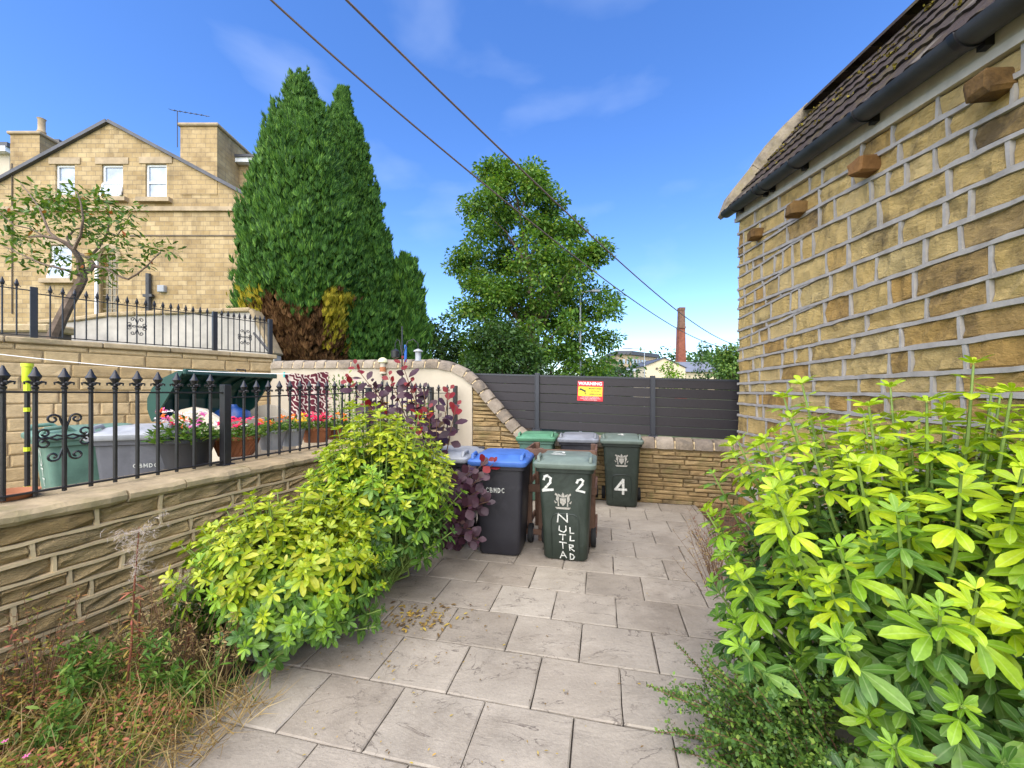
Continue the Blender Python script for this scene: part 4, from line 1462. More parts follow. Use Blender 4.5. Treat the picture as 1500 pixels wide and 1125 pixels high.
# curved lid hinged at the back, opened upright and leaning over
m = MB()
arc = []
for i in range(13):
    a = i / 12
    th = R(200 - 118 * a)
    arc.append((CDp + .02 + .62 * (math.cos(th) + .52) * .62, CH + .12 + .72 * math.sin(th) * .92 + .25 * a))
LX0, LX1 = -.12, CWd + .12
arc = [(CDp - .02, CH + .02), (CDp - .20, CH + .06), (CDp - .24, CH + .16), (CDp - .16, CH + .32), (CDp - .02, CH + .46), (CDp + .02, CH + .58)]
arc = [(CDp + .04, CH - .02), (CDp + .10, CH + .12), (CDp + .10, CH + .26), (CDp + .02, CH + .40), (CDp - .14, CH + .52), (CDp - .34, CH + .60), (CDp - .42, CH + .615)]
outer = [(y + .02, z + .015) for y, z in arc]
loop = arc + outer[::-1]
m.prism([Vector((LX0, y, z)) for y, z in loop], (LX1 - LX0, 0, 0))
m.bbox(((LX0 + LX1) / 2, CDp - .44, CH + .61), (LX1 - LX0 + .02, .05, .07), .012)
lidc = m.build('lid', M_chestlid, chest)
for i in range(7):
    x = LX0 + .1 + i * .235
    m = MB(); m.tube([Vector((x, y - .015, z - .01)) for y, z in arc], .02, 6); m.build('lid_rib', M_chestlid, lidc)
for x in (LX0 + .012, LX1 - .012):
    m = MB()
    m.prism([Vector((x - .012, y, z)) for y, z in arc[:]], (.024, 0, 0)); m.build('lid_end', M_chestlid, lidc)
m = MB(); m.tube([(CWd * .5, CDp - .45, CH + .65), (CWd * .5, CDp - .45, CH + .68), (CWd * .62, CDp - .45, CH + .68), (CWd * .62, CDp - .45, CH + .65)], .01, 6); m.build('lid_handle', M_iron, lidc)
# blue carrier bag inside the chest
M_bag = plain('blue_plastic', (.02, .07, .25), .3, .3, 9, bmp=.3, bscale=30)
bp = WM[chest] @ Vector((CWd * .52, CDp * .6, CH - .12))
m = MB()
vs = []
m.lathe([(.06, 0), (.17, .03), (.20, .12), (.17, .20), (.07, .26), (.05, .30)], 12, (0, 0, 0))
for i, v in enumerate(m.v):
    q = 1 + .25 * noise.noise(Vector(v) * 9); m.v[i] = (v[0] * q * 1.3, v[1] * q, v[2])
bo = m.build('carrier_bag', M_bag, None, smooth=True, loc=tuple(bp)); tag(bo, 'shiny blue plastic bag in the open storage chest', 'bag')

# washing line and the patterned cloth
lp0, lp1 = P(-60, 512, 4.3), P(425, 548, 5.35)
m = MB(); m.tube([lp0.lerp(lp1, t) - UP * (.06 * math.sin(math.pi * t)) for t in [i / 16 for i in range(17)]], .0045, 5)
o = m.build('washing_line', M_white); tag(o, 'white washing line stretched in front of the retaining wall', 'washing line')
def clothmat():
    m, nt, bs, out = newmat('patterned_cloth')
    t = nt.nodes.new('ShaderNodeTexCoord')
    w = nt.nodes.new('ShaderNodeTexWave'); w.wave_type = 'BANDS'; w.bands_direction = 'DIAGONAL'
    w.inputs['Scale'].default_value = 6.5; w.inputs['Distortion'].default_value = 6.0; w.inputs['Detail'].default_value = 0; w.inputs['Detail Scale'].default_value = 2.6
    nt.links.new(t.outputs['Object'], w.inputs['Vector'])
    col = ramp(nt, w.outputs['Color'], [(.0, (.09, .008, .018)), (.70, (.10, .010, .02)), (.80, (.50, .38, .30)), (1, (.60, .5, .42))])
    nt.links.new(col, bs.inputs['Base Color']); bs.inputs['Roughness'].default_value = .9
    return m
M_cloth = clothmat()
ca, cb = P(417, 549, 5.35), P(481, 546, 5.65)
vs, fs = [], []
n1, n2 = 14, 12
for j in range(n2 + 1):
    for i in range(n1 + 1):
        a, b = i / n1, j / n2
        q = ca.lerp(cb, a * (1 - .03 * b) + .03 * b) - UP * (.76 * b) + Vector((.02 * b, .03 * math.sin(a * 16 + b * 2) * (.3 + b), 0))
        q += Vector((.05 * b * (1 - a), 0, .015 * math.sin(a * 9)))
        vs.append(q)
for j in range(n2):
    for i in range(n1):
        a = j * (n1 + 1) + i
        fs.append((a, a + 1, a + n1 + 2, a + n1 + 1))
m = MB(); m.add([v - ca for v in vs], fs)
b_ = len(m.v)
m.add([v - ca + Vector((0, .006, 0)) for v in vs], [tuple(reversed(f)) for f in fs])
cl = m.build('hanging_cloth', M_cloth, None, smooth=True, loc=tuple(ca)); tag(cl, 'dark red cloth with pale wavy pattern hung beside the storage chest', 'cloth')
pg = MB(); pg.bbox((.0, -.012, .0), (.02, .02, .07), .004); 
o = pg.build('clothes_peg', plain('peg_turquoise', (.05, .45, .40), .4, .1, 5, bmp=0), None, loc=tuple(ca)); tag(o, 'turquoise peg holding the red patterned cloth', 'clothes peg')

# hazard-taped pole
pp = P(40, 575, 2.50)
pole = thing('striped_pole', 'black pole with bright yellow tape standing behind the railings', 'pole', (pp.x, pp.y, .34))
M_tape = plain('yellow_tape', (.62, .72, .03), .4, .1, 8, bmp=.1)
zt = P(40, 536, 2.5).z
m = MB(); m.tube([(0, 0, 0), (0, 0, zt - .36)], .013, 8); m.build('shaft', M_iron, pole, smooth=True)
def zz(y): return P(40, y, 2.5).z - .34
m = MB(); m.tube([(0, 0, zz(563)), (0, 0, zz(558)), (0, 0, zz(535))], [.014, .023, .023], 10)
m.lathe([(.028, 0), (.028, .02)], 10, (0, 0, zz(537))); m.build('grip', M_tape, pole, smooth=True)
for (ya, ybb) in ((603, 597), (661, 655), (718, 712), (575, 563)):
    m = MB(); m.tube([(0, 0, zz(ya)), (0, 0, zz(ybb))], .0165, 8); m.build('tape_band', M_tape, pole, smooth=True)

# flower pots on the wall ledge
M_potblack = plain('black_pot', (.025, .024, .026), .55, .2, 6, bmp=.1)
M_potterra = plain('terracotta_pot', (.36, .13, .05), .75, .2, 7, bmp=.2)
M_potgrey = plain('grey_pot', (.36, .36, .35), .7, .15, 7, bmp=.2)
def pot(label, x, D, rt, h, potm, blooms, nleaf=220, gh=.16, wide=1.0, ribs=0, zb=1.033):
    c = Vector(((x - 750) / F * D, D, zb))
    t = thing('flower_pot', label, 'flower pot', tuple(c), 0, 'flower pots behind the railings')
    m = MB(); rb = rt * .72
    m.lathe([(rb, 0), (rb, .01), (rt * .97, h - .03), (rt * 1.03, h - .028), (rt * 1.03, h), (rt * .93, h), (rt * .9, h - .04)], 20)
    for i, v in enumerate(m.v): m.v[i] = (v[0] * wide, v[1], v[2])
    po = m.build('pot', potm, t, smooth=True)
    if ribs:
        for i in range(ribs):
            a = 2 * math.pi * i / ribs
            m = MB(); m.tube([(rb * math.cos(a) * wide, rb * math.sin(a), .01), (rt * math.cos(a + .35) * wide, rt * math.sin(a + .35), h - .03)], .006, 4)
            m.build('pot_rib', potm, po, smooth=True)
    N = int(nleaf * 1.9)
    a = nrg.random(N) * 6.283; rr = np.sqrt(nrg.random(N)) * rt * 1.15
    pos = np.stack([rr * np.cos(a) * wide, rr * np.sin(a), h - .03 + nrg.random(N) * gh * (1.2 - rr / (rt * 1.3))], 1)
    d = np.stack([np.cos(a) * .6 + nrg.normal(0, .4, N), np.sin(a) * .6 + nrg.normal(0, .4, N), nrg.random(N) * .9], 1)
    up = np.tile([[0, 0, 1.0]], (N, 1)) + nrg.normal(0, .35, (N, 3))
    me = np_mesh('foliage', scatter(LF, pos, d, up, nrg.uniform(.04, .075, N)), LFf, M_weedg)
    o = link('foliage', me, t); tag(o, kind='stuff')
    for (bm, nb, sz) in blooms:
        for i in range(int(nb * 1.7)):
            a = rng.random() * 6.283; r_ = math.sqrt(rng.random()) * rt * 1.0
            c2 = np.array([r_ * math.cos(a) * wide, r_ * math.sin(a), h + gh * rng.uniform(.45, 1.15)])
            K = 9
            aa = np.linspace(0, 6.283, K, endpoint=False) + rng.random()
            dd = np.stack([np.cos(aa), np.sin(aa) - .45, .9 * nrg.random(K)], 1) + nrg.normal(0, .35, (K, 3))
            me = np_mesh('bloom', scatter(LF, np.tile(c2, (K, 1)), dd, np.tile([[0, -.6, .8]], (K, 1)) + nrg.normal(0, .2, (K, 3)), np.full(K, sz)), LFf, bm)
            link('bloom', me, t)
    return t
pot('black flower pot with mixed white, pink and orange-red flowers behind the railings', 274, 3.36, .20, .235, M_potblack, [(M_whitep, 12, .028), (M_orange, 4, .04), (M_pink, 3, .045), (M_red, 2, .04)], 260, .20)
pot('wide ribbed terracotta pot of red geraniums next to the railing post', 346, 3.92, .20, .19, M_potterra, [(M_red, 8, .042), (M_whitep, 2, .03)], 220, .15, ribs=26)
pot('pale grey pot of orange flowers between terracotta pots', 398, 4.35, .14, .21, M_potgrey, [(M_orange, 5, .035)], 150, .13)
pot('pale grey pot with orange and yellow marigolds beside a terracotta trough', 428, 4.65, .14, .20, M_potgrey, [(M_orange, 3, .035), (M_yellow, 3, .045)], 150, .15)
pot('small terracotta trough of red geraniums below the red cloth', 463, 4.98, .15, .18, M_potterra, [(M_red, 8, .045)], 160, .16, wide=1.3)
pot('terracotta pot of orange flowers mostly hidden by the golden bush', 492, 5.3, .14, .18, M_potterra, [(M_orange, 4, .04)], 130, .14)
# saucer in the corner of the ledge
m = MB(); m.lathe([(.10, 0), (.13, .04), (.12, .04), (.10, .012)], 16); o = m.build('plant_saucer', M_potterra, None, smooth=True, loc=tuple(LW(lx(28), -.12, 1.033))); tag(o, 'terracotta saucer on the coping beside the striped pole', 'saucer')
# leafy shrub in a teal planter, yellow flowers
def blob_plant(name, label, cat, loc, rad, hgt, n, lm, size, blooms=(), pm=None, ph=.3, pr=.2, z0=.34):
    t = thing(name, label, cat, (loc.x, loc.y, z0))
    if pm:
        m = MB(); m.lathe([(pr * .75, 0), (pr, ph - .04), (pr * 1.06, ph - .03), (pr * 1.06, ph), (pr * .9, ph - .02)], 16); m.build('planter', pm, t, smooth=True)
    d = nrg.normal(0, 1, (n, 3)); d /= np.linalg.norm(d, axis=1, keepdims=True)
    rr = nrg.random(n) ** .4
    pos = d * rr[:, None] * np.array([rad, rad, hgt / 2]) + np.array([0, 0, ph + hgt / 2])
    dd = d + nrg.normal(0, .5, (n, 3)); up = np.tile([[0, 0, 1.0]], (n, 1)) + nrg.normal(0, .4, (n, 3))
    o = link('foliage', np_mesh('foliage', scatter(LF, pos, dd, up, nrg.uniform(.6, 1.2, n) * size), LFf, lm), t); tag(o, kind='stuff')
    for i in range(7):
        a = rng.random() * 6.28; m = MB()
        m.tube([(0, 0, ph * .9), (rad * .3 * math.cos(a), rad * .3 * math.sin(a), ph + hgt * .5), (rad * .6 * math.cos(a), rad * .6 * math.sin(a), ph + hgt * .85)], [.008, .006, .003], 5)
        m.build('stem', M_greenstem, t)
    for bm, nb, sz in blooms:
        for i in range(nb):
            a = rng.random() * 6.283; zr = rng.uniform(-.2, 1)
            q = math.sqrt(max(0, 1 - zr * zr))
            c2 = np.array([rad * q * math.cos(a), rad * q * math.sin(a), ph + hgt / 2 * (1 + zr)]); K = 8
            aa = np.linspace(0, 6.283, K, endpoint=False)
            dd = np.stack([np.cos(aa), np.sin(aa) - .3, .3 + 0 * aa], 1)
            link('bloom', np_mesh('bloom', scatter(LF, np.tile(c2, (K, 1)), dd, np.tile([[0, -.6, .8]], (K, 1)), np.full(K, sz)), LFf, bm), t)
    return t
M_teal = plain('teal_planter', (.03, .16, .17), .5, .15, 5, bmp=.1)
blob_plant('potted_shrub', 'leafy green shrub with a few pink flowers by the cream rendered wall', 'shrub', P(503, 600, 6.4), .36, 1.35, 700, M_weedg, .07, [(M_pink, 4, .04)], M_potterra, .3, .2)
blob_plant('potted_shrub', 'teal planter with yellow flowers by the cream rendered wall', 'planter', P(612, 600, 6.45), .24, .60, 320, M_weedg, .06, [(M_yellow, 9, .04)], M_teal, .62, .2)
blob_plant('potted_shrub', 'small green plant at the foot of the feeder pole', 'plant', P(566, 600, 6.4), .25, .9, 320, M_weedg, .06, [(M_yellow, 4, .035), (M_pink, 1, .05)], M_potgrey, .25, .17)

# bird feeder pole
fp = P(589, 575, 6.45)
fpl = thing('feeder_pole', 'black shepherd-hook pole with a hanging lantern feeder', 'bird feeder', (fp.x, fp.y, .34))
fz = lambda y: P(589, y, 6.45).z - .34
m = MB(); m.tube([(0, 0, 0), (0, 0, fz(478))], .012, 8); m.build('pole', M_iron, fpl)
for sg, xe in ((-1, -.11), (1, .26)):
    m = MB(); m.tube([(0, 0, fz(522)), (xe * .35, 0, fz(500)), (xe * .7, 0, fz(497)), (xe, 0, fz(503)), (xe, 0, fz(509))], .008, 6); m.build('hook', M_iron, fpl, smooth=True)
m = MB(); m.lathe([(.01, .20), (.07, .17), (.08, .15), (.05, .145), (.045, .02), (.06, 0)], 10, (.26, 0, fz(527) - .02)); m.build('lantern', M_lidlight, fpl, smooth=True)
m = MB(); m.lathe([(.01, .16), (.07, .12), (.065, .02), (.03, 0)], 10, (-.11, 0, fz(525))); m.build('feeder', M_iron, fpl, smooth=True)
m = MB(); m.tube([(.05, .02, fz(530)), (.05, .02, fz(505))], .022, 8); m.build('tube_feeder', plain('blue_tube', (.02, .12, .45), .4, .1, 5, bmp=0), fpl, smooth=True)
bhp = BW(px2u(563.5, VB), .06, 0)
bh = thing('bird_house', 'small cream and terracotta bird feeder with domed roof on a stake', 'bird feeder', (bhp.x, bhp.y, .34))
hz0 = py2z(563, 548, VB) - .34
m = MB(); m.tube([(0, 0, 0), (0, 0, hz0)], .012, 6); m.build('stake', M_iron, bh)
m = MB(); m.lathe([(.065, 0), (.065, .02), (.05, .025), (.05, .21)], 12, (0, 0, hz0)); m.build('tube', M_chest, bh, smooth=True)
m = MB(); m.lathe([(.052, .04), (.052, .12)], 12, (0, -.002, hz0)); m.build('seed', M_potterra, bh)
m = MB(); m.lathe([(.085, .20), (.085, .22), (.07, .26), (.03, .285), (.005, .29)], 12, (0, 0, hz0)); m.build('dome', plain('cream_dome', (.66, .62, .36), .5, .1, 5, bmp=0), bh, smooth=True)

# ================================================================== FAR HOUSE
def brickmat(name, c1, c2, mort, sc, bw_=.5, rh=.25):
    m, nt, bs, out = newmat(name)
    g = nt.nodes.new('ShaderNodeNewGeometry')
    sep = nt.nodes.new('ShaderNodeSeparateXYZ'); nt.links.new(g.outputs['Position'], sep.inputs[0])
    add = nt.nodes.new('ShaderNodeMath'); nt.links.new(sep.outputs[0], add.inputs[0]); nt.links.new(sep.outputs[1], add.inputs[1])
    cmb = nt.nodes.new('ShaderNodeCombineXYZ'); nt.links.new(add.outputs[0], cmb.inputs[0]); nt.links.new(sep.outputs[2], cmb.inputs[1])
    b = nt.nodes.new('ShaderNodeTexBrick')
    nt.links.new(cmb.outputs[0], b.inputs['Vector'])
    b.inputs['Color1'].default_value = (*c1, 1); b.inputs['Color2'].default_value = (*c2, 1); b.inputs['Mortar'].default_value = (*mort, 1)
    b.inputs['Scale'].default_value = sc; b.inputs['Mortar Size'].default_value = .012; b.inputs['Brick Width'].default_value = bw_; b.inputs['Row Height'].default_value = rh
    b.inputs['Bias'].default_value = -.1
    n = wpos(nt, tex(nt, 1.2, 7, .7))
    col = mix(nt, b.outputs['Color'], ramp(nt, n, [(.3, (.55, .50, .44)), (.6, (1.1, 1.08, 1.02))]), .9, 'MULTIPLY')
    st_ = tex(nt, 2.5, 5, .6)
    mpn = nt.nodes.new('ShaderNodeMapping'); mpn.inputs['Scale'].default_value = (1.5, 1.5, .22)
    nt.links.new(g.outputs['Position'], mpn.inputs['Vector']); nt.links.new(mpn.outputs[0], st_.node.inputs['Vector'])
    col = mix(nt, col, (.10, .075, .045), ramp(nt, st_, [(.55, (0, 0, 0)), (.78, (.55, .55, .55))]))
    nt.links.new(col, bs.inputs['Base Color']); bs.inputs['Roughness'].default_value = .9
    bump(nt, bs, b.outputs['Fac'], .6, -.02)
    return m
M_brick = brickmat('yellow_brick', (.36, .255, .12), (.50, .38, .21), (.27, .21, .135), 1.45)
M_oldbrick = brickmat('weathered_brick', (.38, .27, .13), (.46, .34, .18), (.28, .21, .13), 1.45)
M_trim = plain('stone_trim', (.38, .29, .18), .9, .25, 3, bmp=.3)
M_slate = plain('slate', (.07, .07, .08), .6, .3, 3, bmp=.3)
M_dark = plain('dark_stone', (.11, .085, .06), .9, .4, 5, bmp=.3)
def glassmat():
    m, nt, bs, out = newmat('window_glass')
    n = wpos(nt, tex(nt, 1.5, 3))
    nt.links.new(ramp(nt, n, [(.35, (.20, .25, .31)), (.65, (.42, .48, .55))]), bs.inputs['Base Color'])
    bs.inputs['Roughness'].default_value = .08; bs.inputs['Specular IOR Level'].default_value = .9
    return m
M_glass = glassmat()
HD = 15.0
def H3(x, y, dy=0.0):
    if dy > .5: return P(x, y, HD + dy)
    q = P(x, y, HD); q.y += dy; return q
hs_ = thing('gable_house', 'yellow brick gable-end house with three white attic windows and tall chimneys', 'house', (P(160, 500, HD).x, HD, 2.29))
wins = [(81, 109.5, 241, 288), (149, 180, 241, 290), (213, 244, 240, 291), (73, 105, 359, 409), (147, 173, 372, 462)]
apx = (160, 181); er = (372, 294); el = (-60, 300)
def roofy(x): return apx[1] + (er[1] - apx[1]) * (x - apx[0]) / (er[0] - apx[0]) if x > apx[0] else apx[1] + (el[1] - apx[1]) * (x - apx[0]) / (el[0] - apx[0])
def wallpart(mats, x0, x1, ytop, ybot, holes):
    xs = sorted({x0, x1, *[h for w in holes for h in w[:2] if x0 < h < x1], *([apx[0]] if x0 < apx[0] < x1 else [])})
    mb = MB()
    for a, b in zip(xs[:-1], xs[1:]):
        cuts = sorted([(w[2], w[3]) for w in holes if w[0] <= a + .01 and w[1] >= b - .01])
        segs = []; y = None
        tops = (ytop(a), ytop(b))
        for (ya, yb2) in cuts:
            segs.append((tops, (ya, ya))); tops = (yb2, yb2)
        segs.append((tops, (ybot, ybot)))
        for (t, bt) in segs:
            mb.add([H3(a, bt[0]), H3(b, bt[1]), H3(b, t[1]), H3(a, t[0])], [(0, 1, 2, 3)])
    for w in holes:
        c = [H3(w[0], w[3]), H3(w[1], w[3]), H3(w[1], w[2]), H3(w[0], w[2])]
        for i in range(4):
            a, b = c[i], c[(i + 1) % 4]
            mb.add([a, b, b + Vector((0, .22, 0)), a + Vector((0, .22, 0))], [(0, 1, 2, 3)])
    return mb
mb = wallpart(None, -60, er[0], roofy, 520, wins)
a, b = H3(er[0], 520), H3(er[0], er[1])
mb.add([a, a + Vector((0, 9, 0)), b + Vector((0, 9, 0)), b], [(0, 1, 2, 3)])
mb.build('wall', M_brick, hs_, world=True)
for i, w in enumerate(wins[:4]):
    x0, x1, y0, y1 = w
    A, B = H3(x0, y1, .10), H3(x1, y0, .10)
    W_, Hh = B.x - A.x, B.z - A.z
    t = .07
    m = MB(); cx, cz = (A.x + B.x) / 2, (A.z + B.z) / 2
    for (dx, dz, sx, sz) in ((-W_ / 2 + t / 2, 0, t, Hh), (W_ / 2 - t / 2, 0, t, Hh), (0, Hh / 2 - t / 2, W_ - 2 * t, t), (0, -Hh / 2 + t / 2, W_ - 2 * t, t), (0, -.02, W_ - 2 * t, .06)):
        m.box((cx + dx, A.y, cz + dz), (sx, .07, sz))
    fr_ = m.build('window', M_white, hs_, world=True)
    for (z0, z1) in ((A.z + t, cz - .05), (cz + .01, B.z - t)):
        m = MB(); m.box((cx, A.y + .01, (z0 + z1) / 2), (W_ - 2 * t, .012, z1 - z0)); m.build('pane', M_glass, fr_, world=True)
    if i in (1, 3):      # opened bottom casement, tilted out
        m = MB(); Mx = Matrix.Rotation(R(-14), 4, 'X')
        hh = cz - .05 - A.z
        c = Vector((cx, A.y - .13, A.z + hh / 2))
        for (dx, dz, sx, sz) in ((-W_ / 2 + .03, 0, .06, hh), (W_ / 2 - .03, 0, .06, hh), (0, hh / 2 - .03, W_ - .12, .06), (0, -hh / 2 + .03, W_ - .12, .06)):
            m.box(c + Mx @ Vector((dx, 0, dz)), (sx, .05, sz), M=Mx)
        sh_ = m.build('casement', M_white, fr_, world=True)
        m = MB(); m.box(c, (W_ - .12, .012, hh - .12), M=Mx); m.build('pane', M_glass, sh_, world=True)
    m = MB(); m.box((cx, HD - .06, A.z - .09), (W_ + .45, .24, .16)); m.build('sill', M_trim, hs_, world=True)
    m = MB(); m.box((cx, HD - .006, B.z + .13), (W_ + .45, .05, .24)); m.build('lintel', M_trim, hs_, world=True)
# arched leaded stair window
x0, x1, y0, y1 = wins[4]
A, B = H3(x0, y1, .12), H3(x1, y0, .12)
m = MB(); m.box(((A.x + B.x) / 2, A.y, (A.z + B.z) / 2), (B.x - A.x, .02, B.z - A.z)); sw_ = m.build('leaded_window', plain('amber_glass', (.12, .09, .035), .2, .4, 3, bmp=.2), hs_, world=True)
for i in range(1, 4):
    m = MB(); xx = A.x + (B.x - A.x) * i / 4; m.box((xx, A.y - .02, (A.z + B.z) / 2), (.022, .02, B.z - A.z)); m.build('glazing_bar', M_trim, sw_, world=True)
for i in range(1, 9):
    m = MB(); zz_ = A.z + (B.z - A.z) * i / 9; m.box(((A.x + B.x) / 2, A.y - .022, zz_), (B.x - A.x, .02, .022)); m.build('glazing_bar', M_trim, sw_, world=True)
m = MB(); arcp = [Vector(((A.x + B.x) / 2 + (B.x - A.x) * .62 * math.cos(R(a)), HD - .03, B.z - .25 + .55 * math.sin(R(a)))) for a in range(0, 181, 20)]
m.tube(arcp, .09, 6); m.build('arch', M_trim, hs_, world=True)
m = MB(); m.box((A.x - .10, HD - .04, (A.z + B.z) / 2 - .1), (.09, .06, B.z - A.z)); m.build('white_post', M_white, hs_, world=True)
# string course, pipes, meter box
m = MB(); a, b = H3(-60, 307), H3(er[0], 304.5); m.box(((a.x + b.x) / 2, HD - .04, a.z), (b.x - a.x, .12, .16)); m.build('string_course', M_trim, hs_, world=True)
m = MB(); a, b = H3(190, 345.5), H3(er[0], 344); m.box(((a.x + b.x) / 2, HD - .01, a.z), (b.x - a.x, .03, .04)); m.build('cable_run', M_dark, hs_, world=True)
m = MB(); m.tube([H3(221, 460, -.1), H3(221, 402, -.1)], .085, 8); m.box(H3(221, 434, -.1), (.34, .12, .10)); m.build('soil_pipe', M_gutter, hs_, world=True, smooth=True)
m = MB(); m.bbox(H3(240, 424, -.08), (.26, .16, .26), .02); m.build('meter_box', M_lidlight, hs_, world=True)
m = MB(); m.tube([H3(19, 460, -.03), H3(19, 240, -.03)], .02, 6); m.build('downpipe', M_dark, hs_, world=True)
# roof slopes with verge
def vslab(pa, pb, over, thick, depth, y0=-.12):
    a, b = H3(*pa), H3(*pb)
    dr = (b - a).normalized(); b = b + dr * over
    n = Vector((-dr.z, 0, dr.x)); n = n if n.z > 0 else -n
    m = MB(); m.prism([a + Vector((0, y0, 0)), b + Vector((0, y0, 0)), b + n * thick + Vector((0, y0, 0)), a + n * thick + Vector((0, y0, 0))], (0, depth, 0)); return m
vslab(apx, er, .3, .12, 9).build('roof', M_slate, hs_, world=True)
vslab(apx, el, .3, .12, 9).build('roof', M_slate, hs_, world=True)
def chimney(x0, x1, yt, yb_, depth, par, yoff=.4):
    a, b = P(x0, yb_, HD + yoff), P(x1, yt, HD + yoff)
    m = MB(); w = b.x - a.x
    m.box(((a.x + b.x) / 2, HD + yoff + depth / 2, (a.z + b.z) / 2), (w, depth, b.z - a.z)); c = m.build('chimney', M_oldbrick, par, world=True)
    m = MB(); m.bbox(((a.x + b.x) / 2, HD + yoff + depth / 2, b.z + .05), (w + .16, depth + .16, .12), .03); m.build('chimney_cap', M_trim, c, world=True)
    return c
chimney(264, 318, 185, 285, 1.9, hs_, -.02)
c = chimney(15, 58, 197, 268, 2.2, hs_, .8)
m = MB(); a = H3(61, 195, 2.0); m.lathe([(.14, 0), (.15, .05), (.12, .1), (.12, .55), (.15, .6)], 10, a); m.build('chimney_pot', M_trim, hs_, world=True, smooth=True)
# aerial
m = MB(); a = H3(263, 183, -.1)
m.tube([a - UP * .9, a + UP * .45], .015, 5); m.tube([a + UP * .4 + Vector((-.25, 0, .1)), a + UP * .4 + Vector((1.2, 0, -.15))], .012, 5)
for i in range(7): q = a + UP * .4 + Vector((-.2 + .2 * i, 0, .09 - .034 * i)); m.tube([q - Vector((0, .15, .06)), q + Vector((0, .15, .06))], .008, 4)
m.build('aerial', M_iron, hs_, world=True)
# dormer beyond the right slope
m = MB(); a, b = H3(335, 276, 1.2), H3(363, 240, 1.2); m.box(((a.x + b.x) / 2, a.y + 1, (a.z + b.z) / 2), (b.x - a.x, 2, b.z - a.z)); do = m.build('dormer', M_oldbrick, hs_, world=True)
m = MB(); a, b = H3(333, 240, 1.1), H3(374, 231, 1.1); m.box(((a.x + b.x) / 2, a.y + 1, (a.z + b.z) / 2), (b.x - a.x, 2.3, b.z - a.z)); m.build('dormer_fascia', M_white, do, world=True)
m = MB(); a, b = H3(332, 231, 1.0), H3(376, 228, 1.0); m.box(((a.x + b.x) / 2, a.y + 1.2, (a.z + b.z) / 2), (b.x - a.x, 2.6, .1)); m.build('dormer_roof', M_slate, do, world=True)
m = MB(); a, b = H3(363.5, 276, 1.3), H3(373, 240, 1.3); m.box(((a.x + b.x) / 2, a.y + 1, (a.z + b.z) / 2), (b.x - a.x, 1.7, b.z - a.z)); m.build('dormer_window', M_white, do, world=True)
m = MB(); a, b = H3(62, 240, 2.4), H3(92, 212, 2.4); m.box(((a.x + b.x) / 2, a.y + 1, (a.z + b.z) / 2), (b.x - a.x, 2, b.z - a.z)); do2 = m.build('dormer', M_white, hs_, world=True)
m = MB(); a, b = H3(60, 214, 2.3), H3(94, 210, 2.3); m.box(((a.x + b.x) / 2, a.y + 1, b.z), (b.x - a.x, 2.4, .12)); m.build('dormer_roof', M_slate, do2, world=True)
# neighbouring roof at the edge
nh = thing('neighbour_house', 'part of a paler house with a dark flat roof beyond the gable', 'house', (P(-30, 400, 20).x, 20, 2.2))
m = MB(); a, b = P(-130, 560, 20), P(14, 226, 20); m.box(((a.x + b.x) / 2, 22, (a.z + b.z) / 2), (b.x - a.x, 4, b.z - a.z)); m.build('wall', M_render, nh, world=True)
m = MB(); m.box(((a.x + b.x) / 2, 21.9, b.z + .12), (b.x - a.x + .3, 4.4, .25)); m.build('roof_edge', M_white, nh, world=True)
m = MB(); m.box(((a.x + b.x) / 2, 22, b.z + .34), (b.x - a.x + .5, 4.6, .2)); m.build('roof', M_slate, nh, world=True)

# whitewashed garden wall with stone coping below the house
ww = thing('rendered_wall', 'weathered whitish rendered wall with stone coping below the gable house', 'wall', tuple(P(220, 500, 8.6)))
def W3(x, y, dd=0.0):
    q = P(x, y, 8.6); q.y += dd; return q
topc = [(56, 474), (110, 470), (160, 463), (240, 460), (330, 457), (368, 456), (376, 470), (402, 522)]
m = MB(); m.prism([W3(x, y) for x, y in topc] + [W3(402, 560), W3(56, 560)], (0, .25, 0)); m.build('wall', M_whiterender, ww, world=True)
for i in range(len(topc) - 1):
    a, b = W3(*topc[i]), W3(*topc[i + 1])
    k = max(1, round((b - a).length / .6))
    for j in range(k):
        p0_, p1_ = a.lerp(b, j / k + .01), a.lerp(b, (j + 1) / k - .01)
        dr = (p1_ - p0_)
        m = MB(); m.bbox((p0_ + p1_) / 2 + Vector((0, .12, .03)), (dr.length, .36, .09), .02, M=dr.to_track_quat('X', 'Z').to_matrix().to_4x4()); m.build('coping_stone', M_slabcoping, ww, world=True)
pl = thing('stone_plinth', 'dark stone-topped plinth at the end of the whitish rendered wall', 'plinth', tuple(P(25, 495, 7.4)))
m = MB(); a, b = P(-60, 540, 7.4), P(70, 486, 7.4); m.box(((a.x + b.x) / 2, 7.6, (a.z + b.z) / 2), (b.x - a.x, .4, b.z - a.z)); m.build('body', M_dark, pl, world=True)
m = MB(); m.bbox(((a.x + b.x) / 2, 7.6, b.z + .07), (b.x - a.x + .1, .5, .15), .03); m.build('cap', M_slabcoping, pl, world=True)

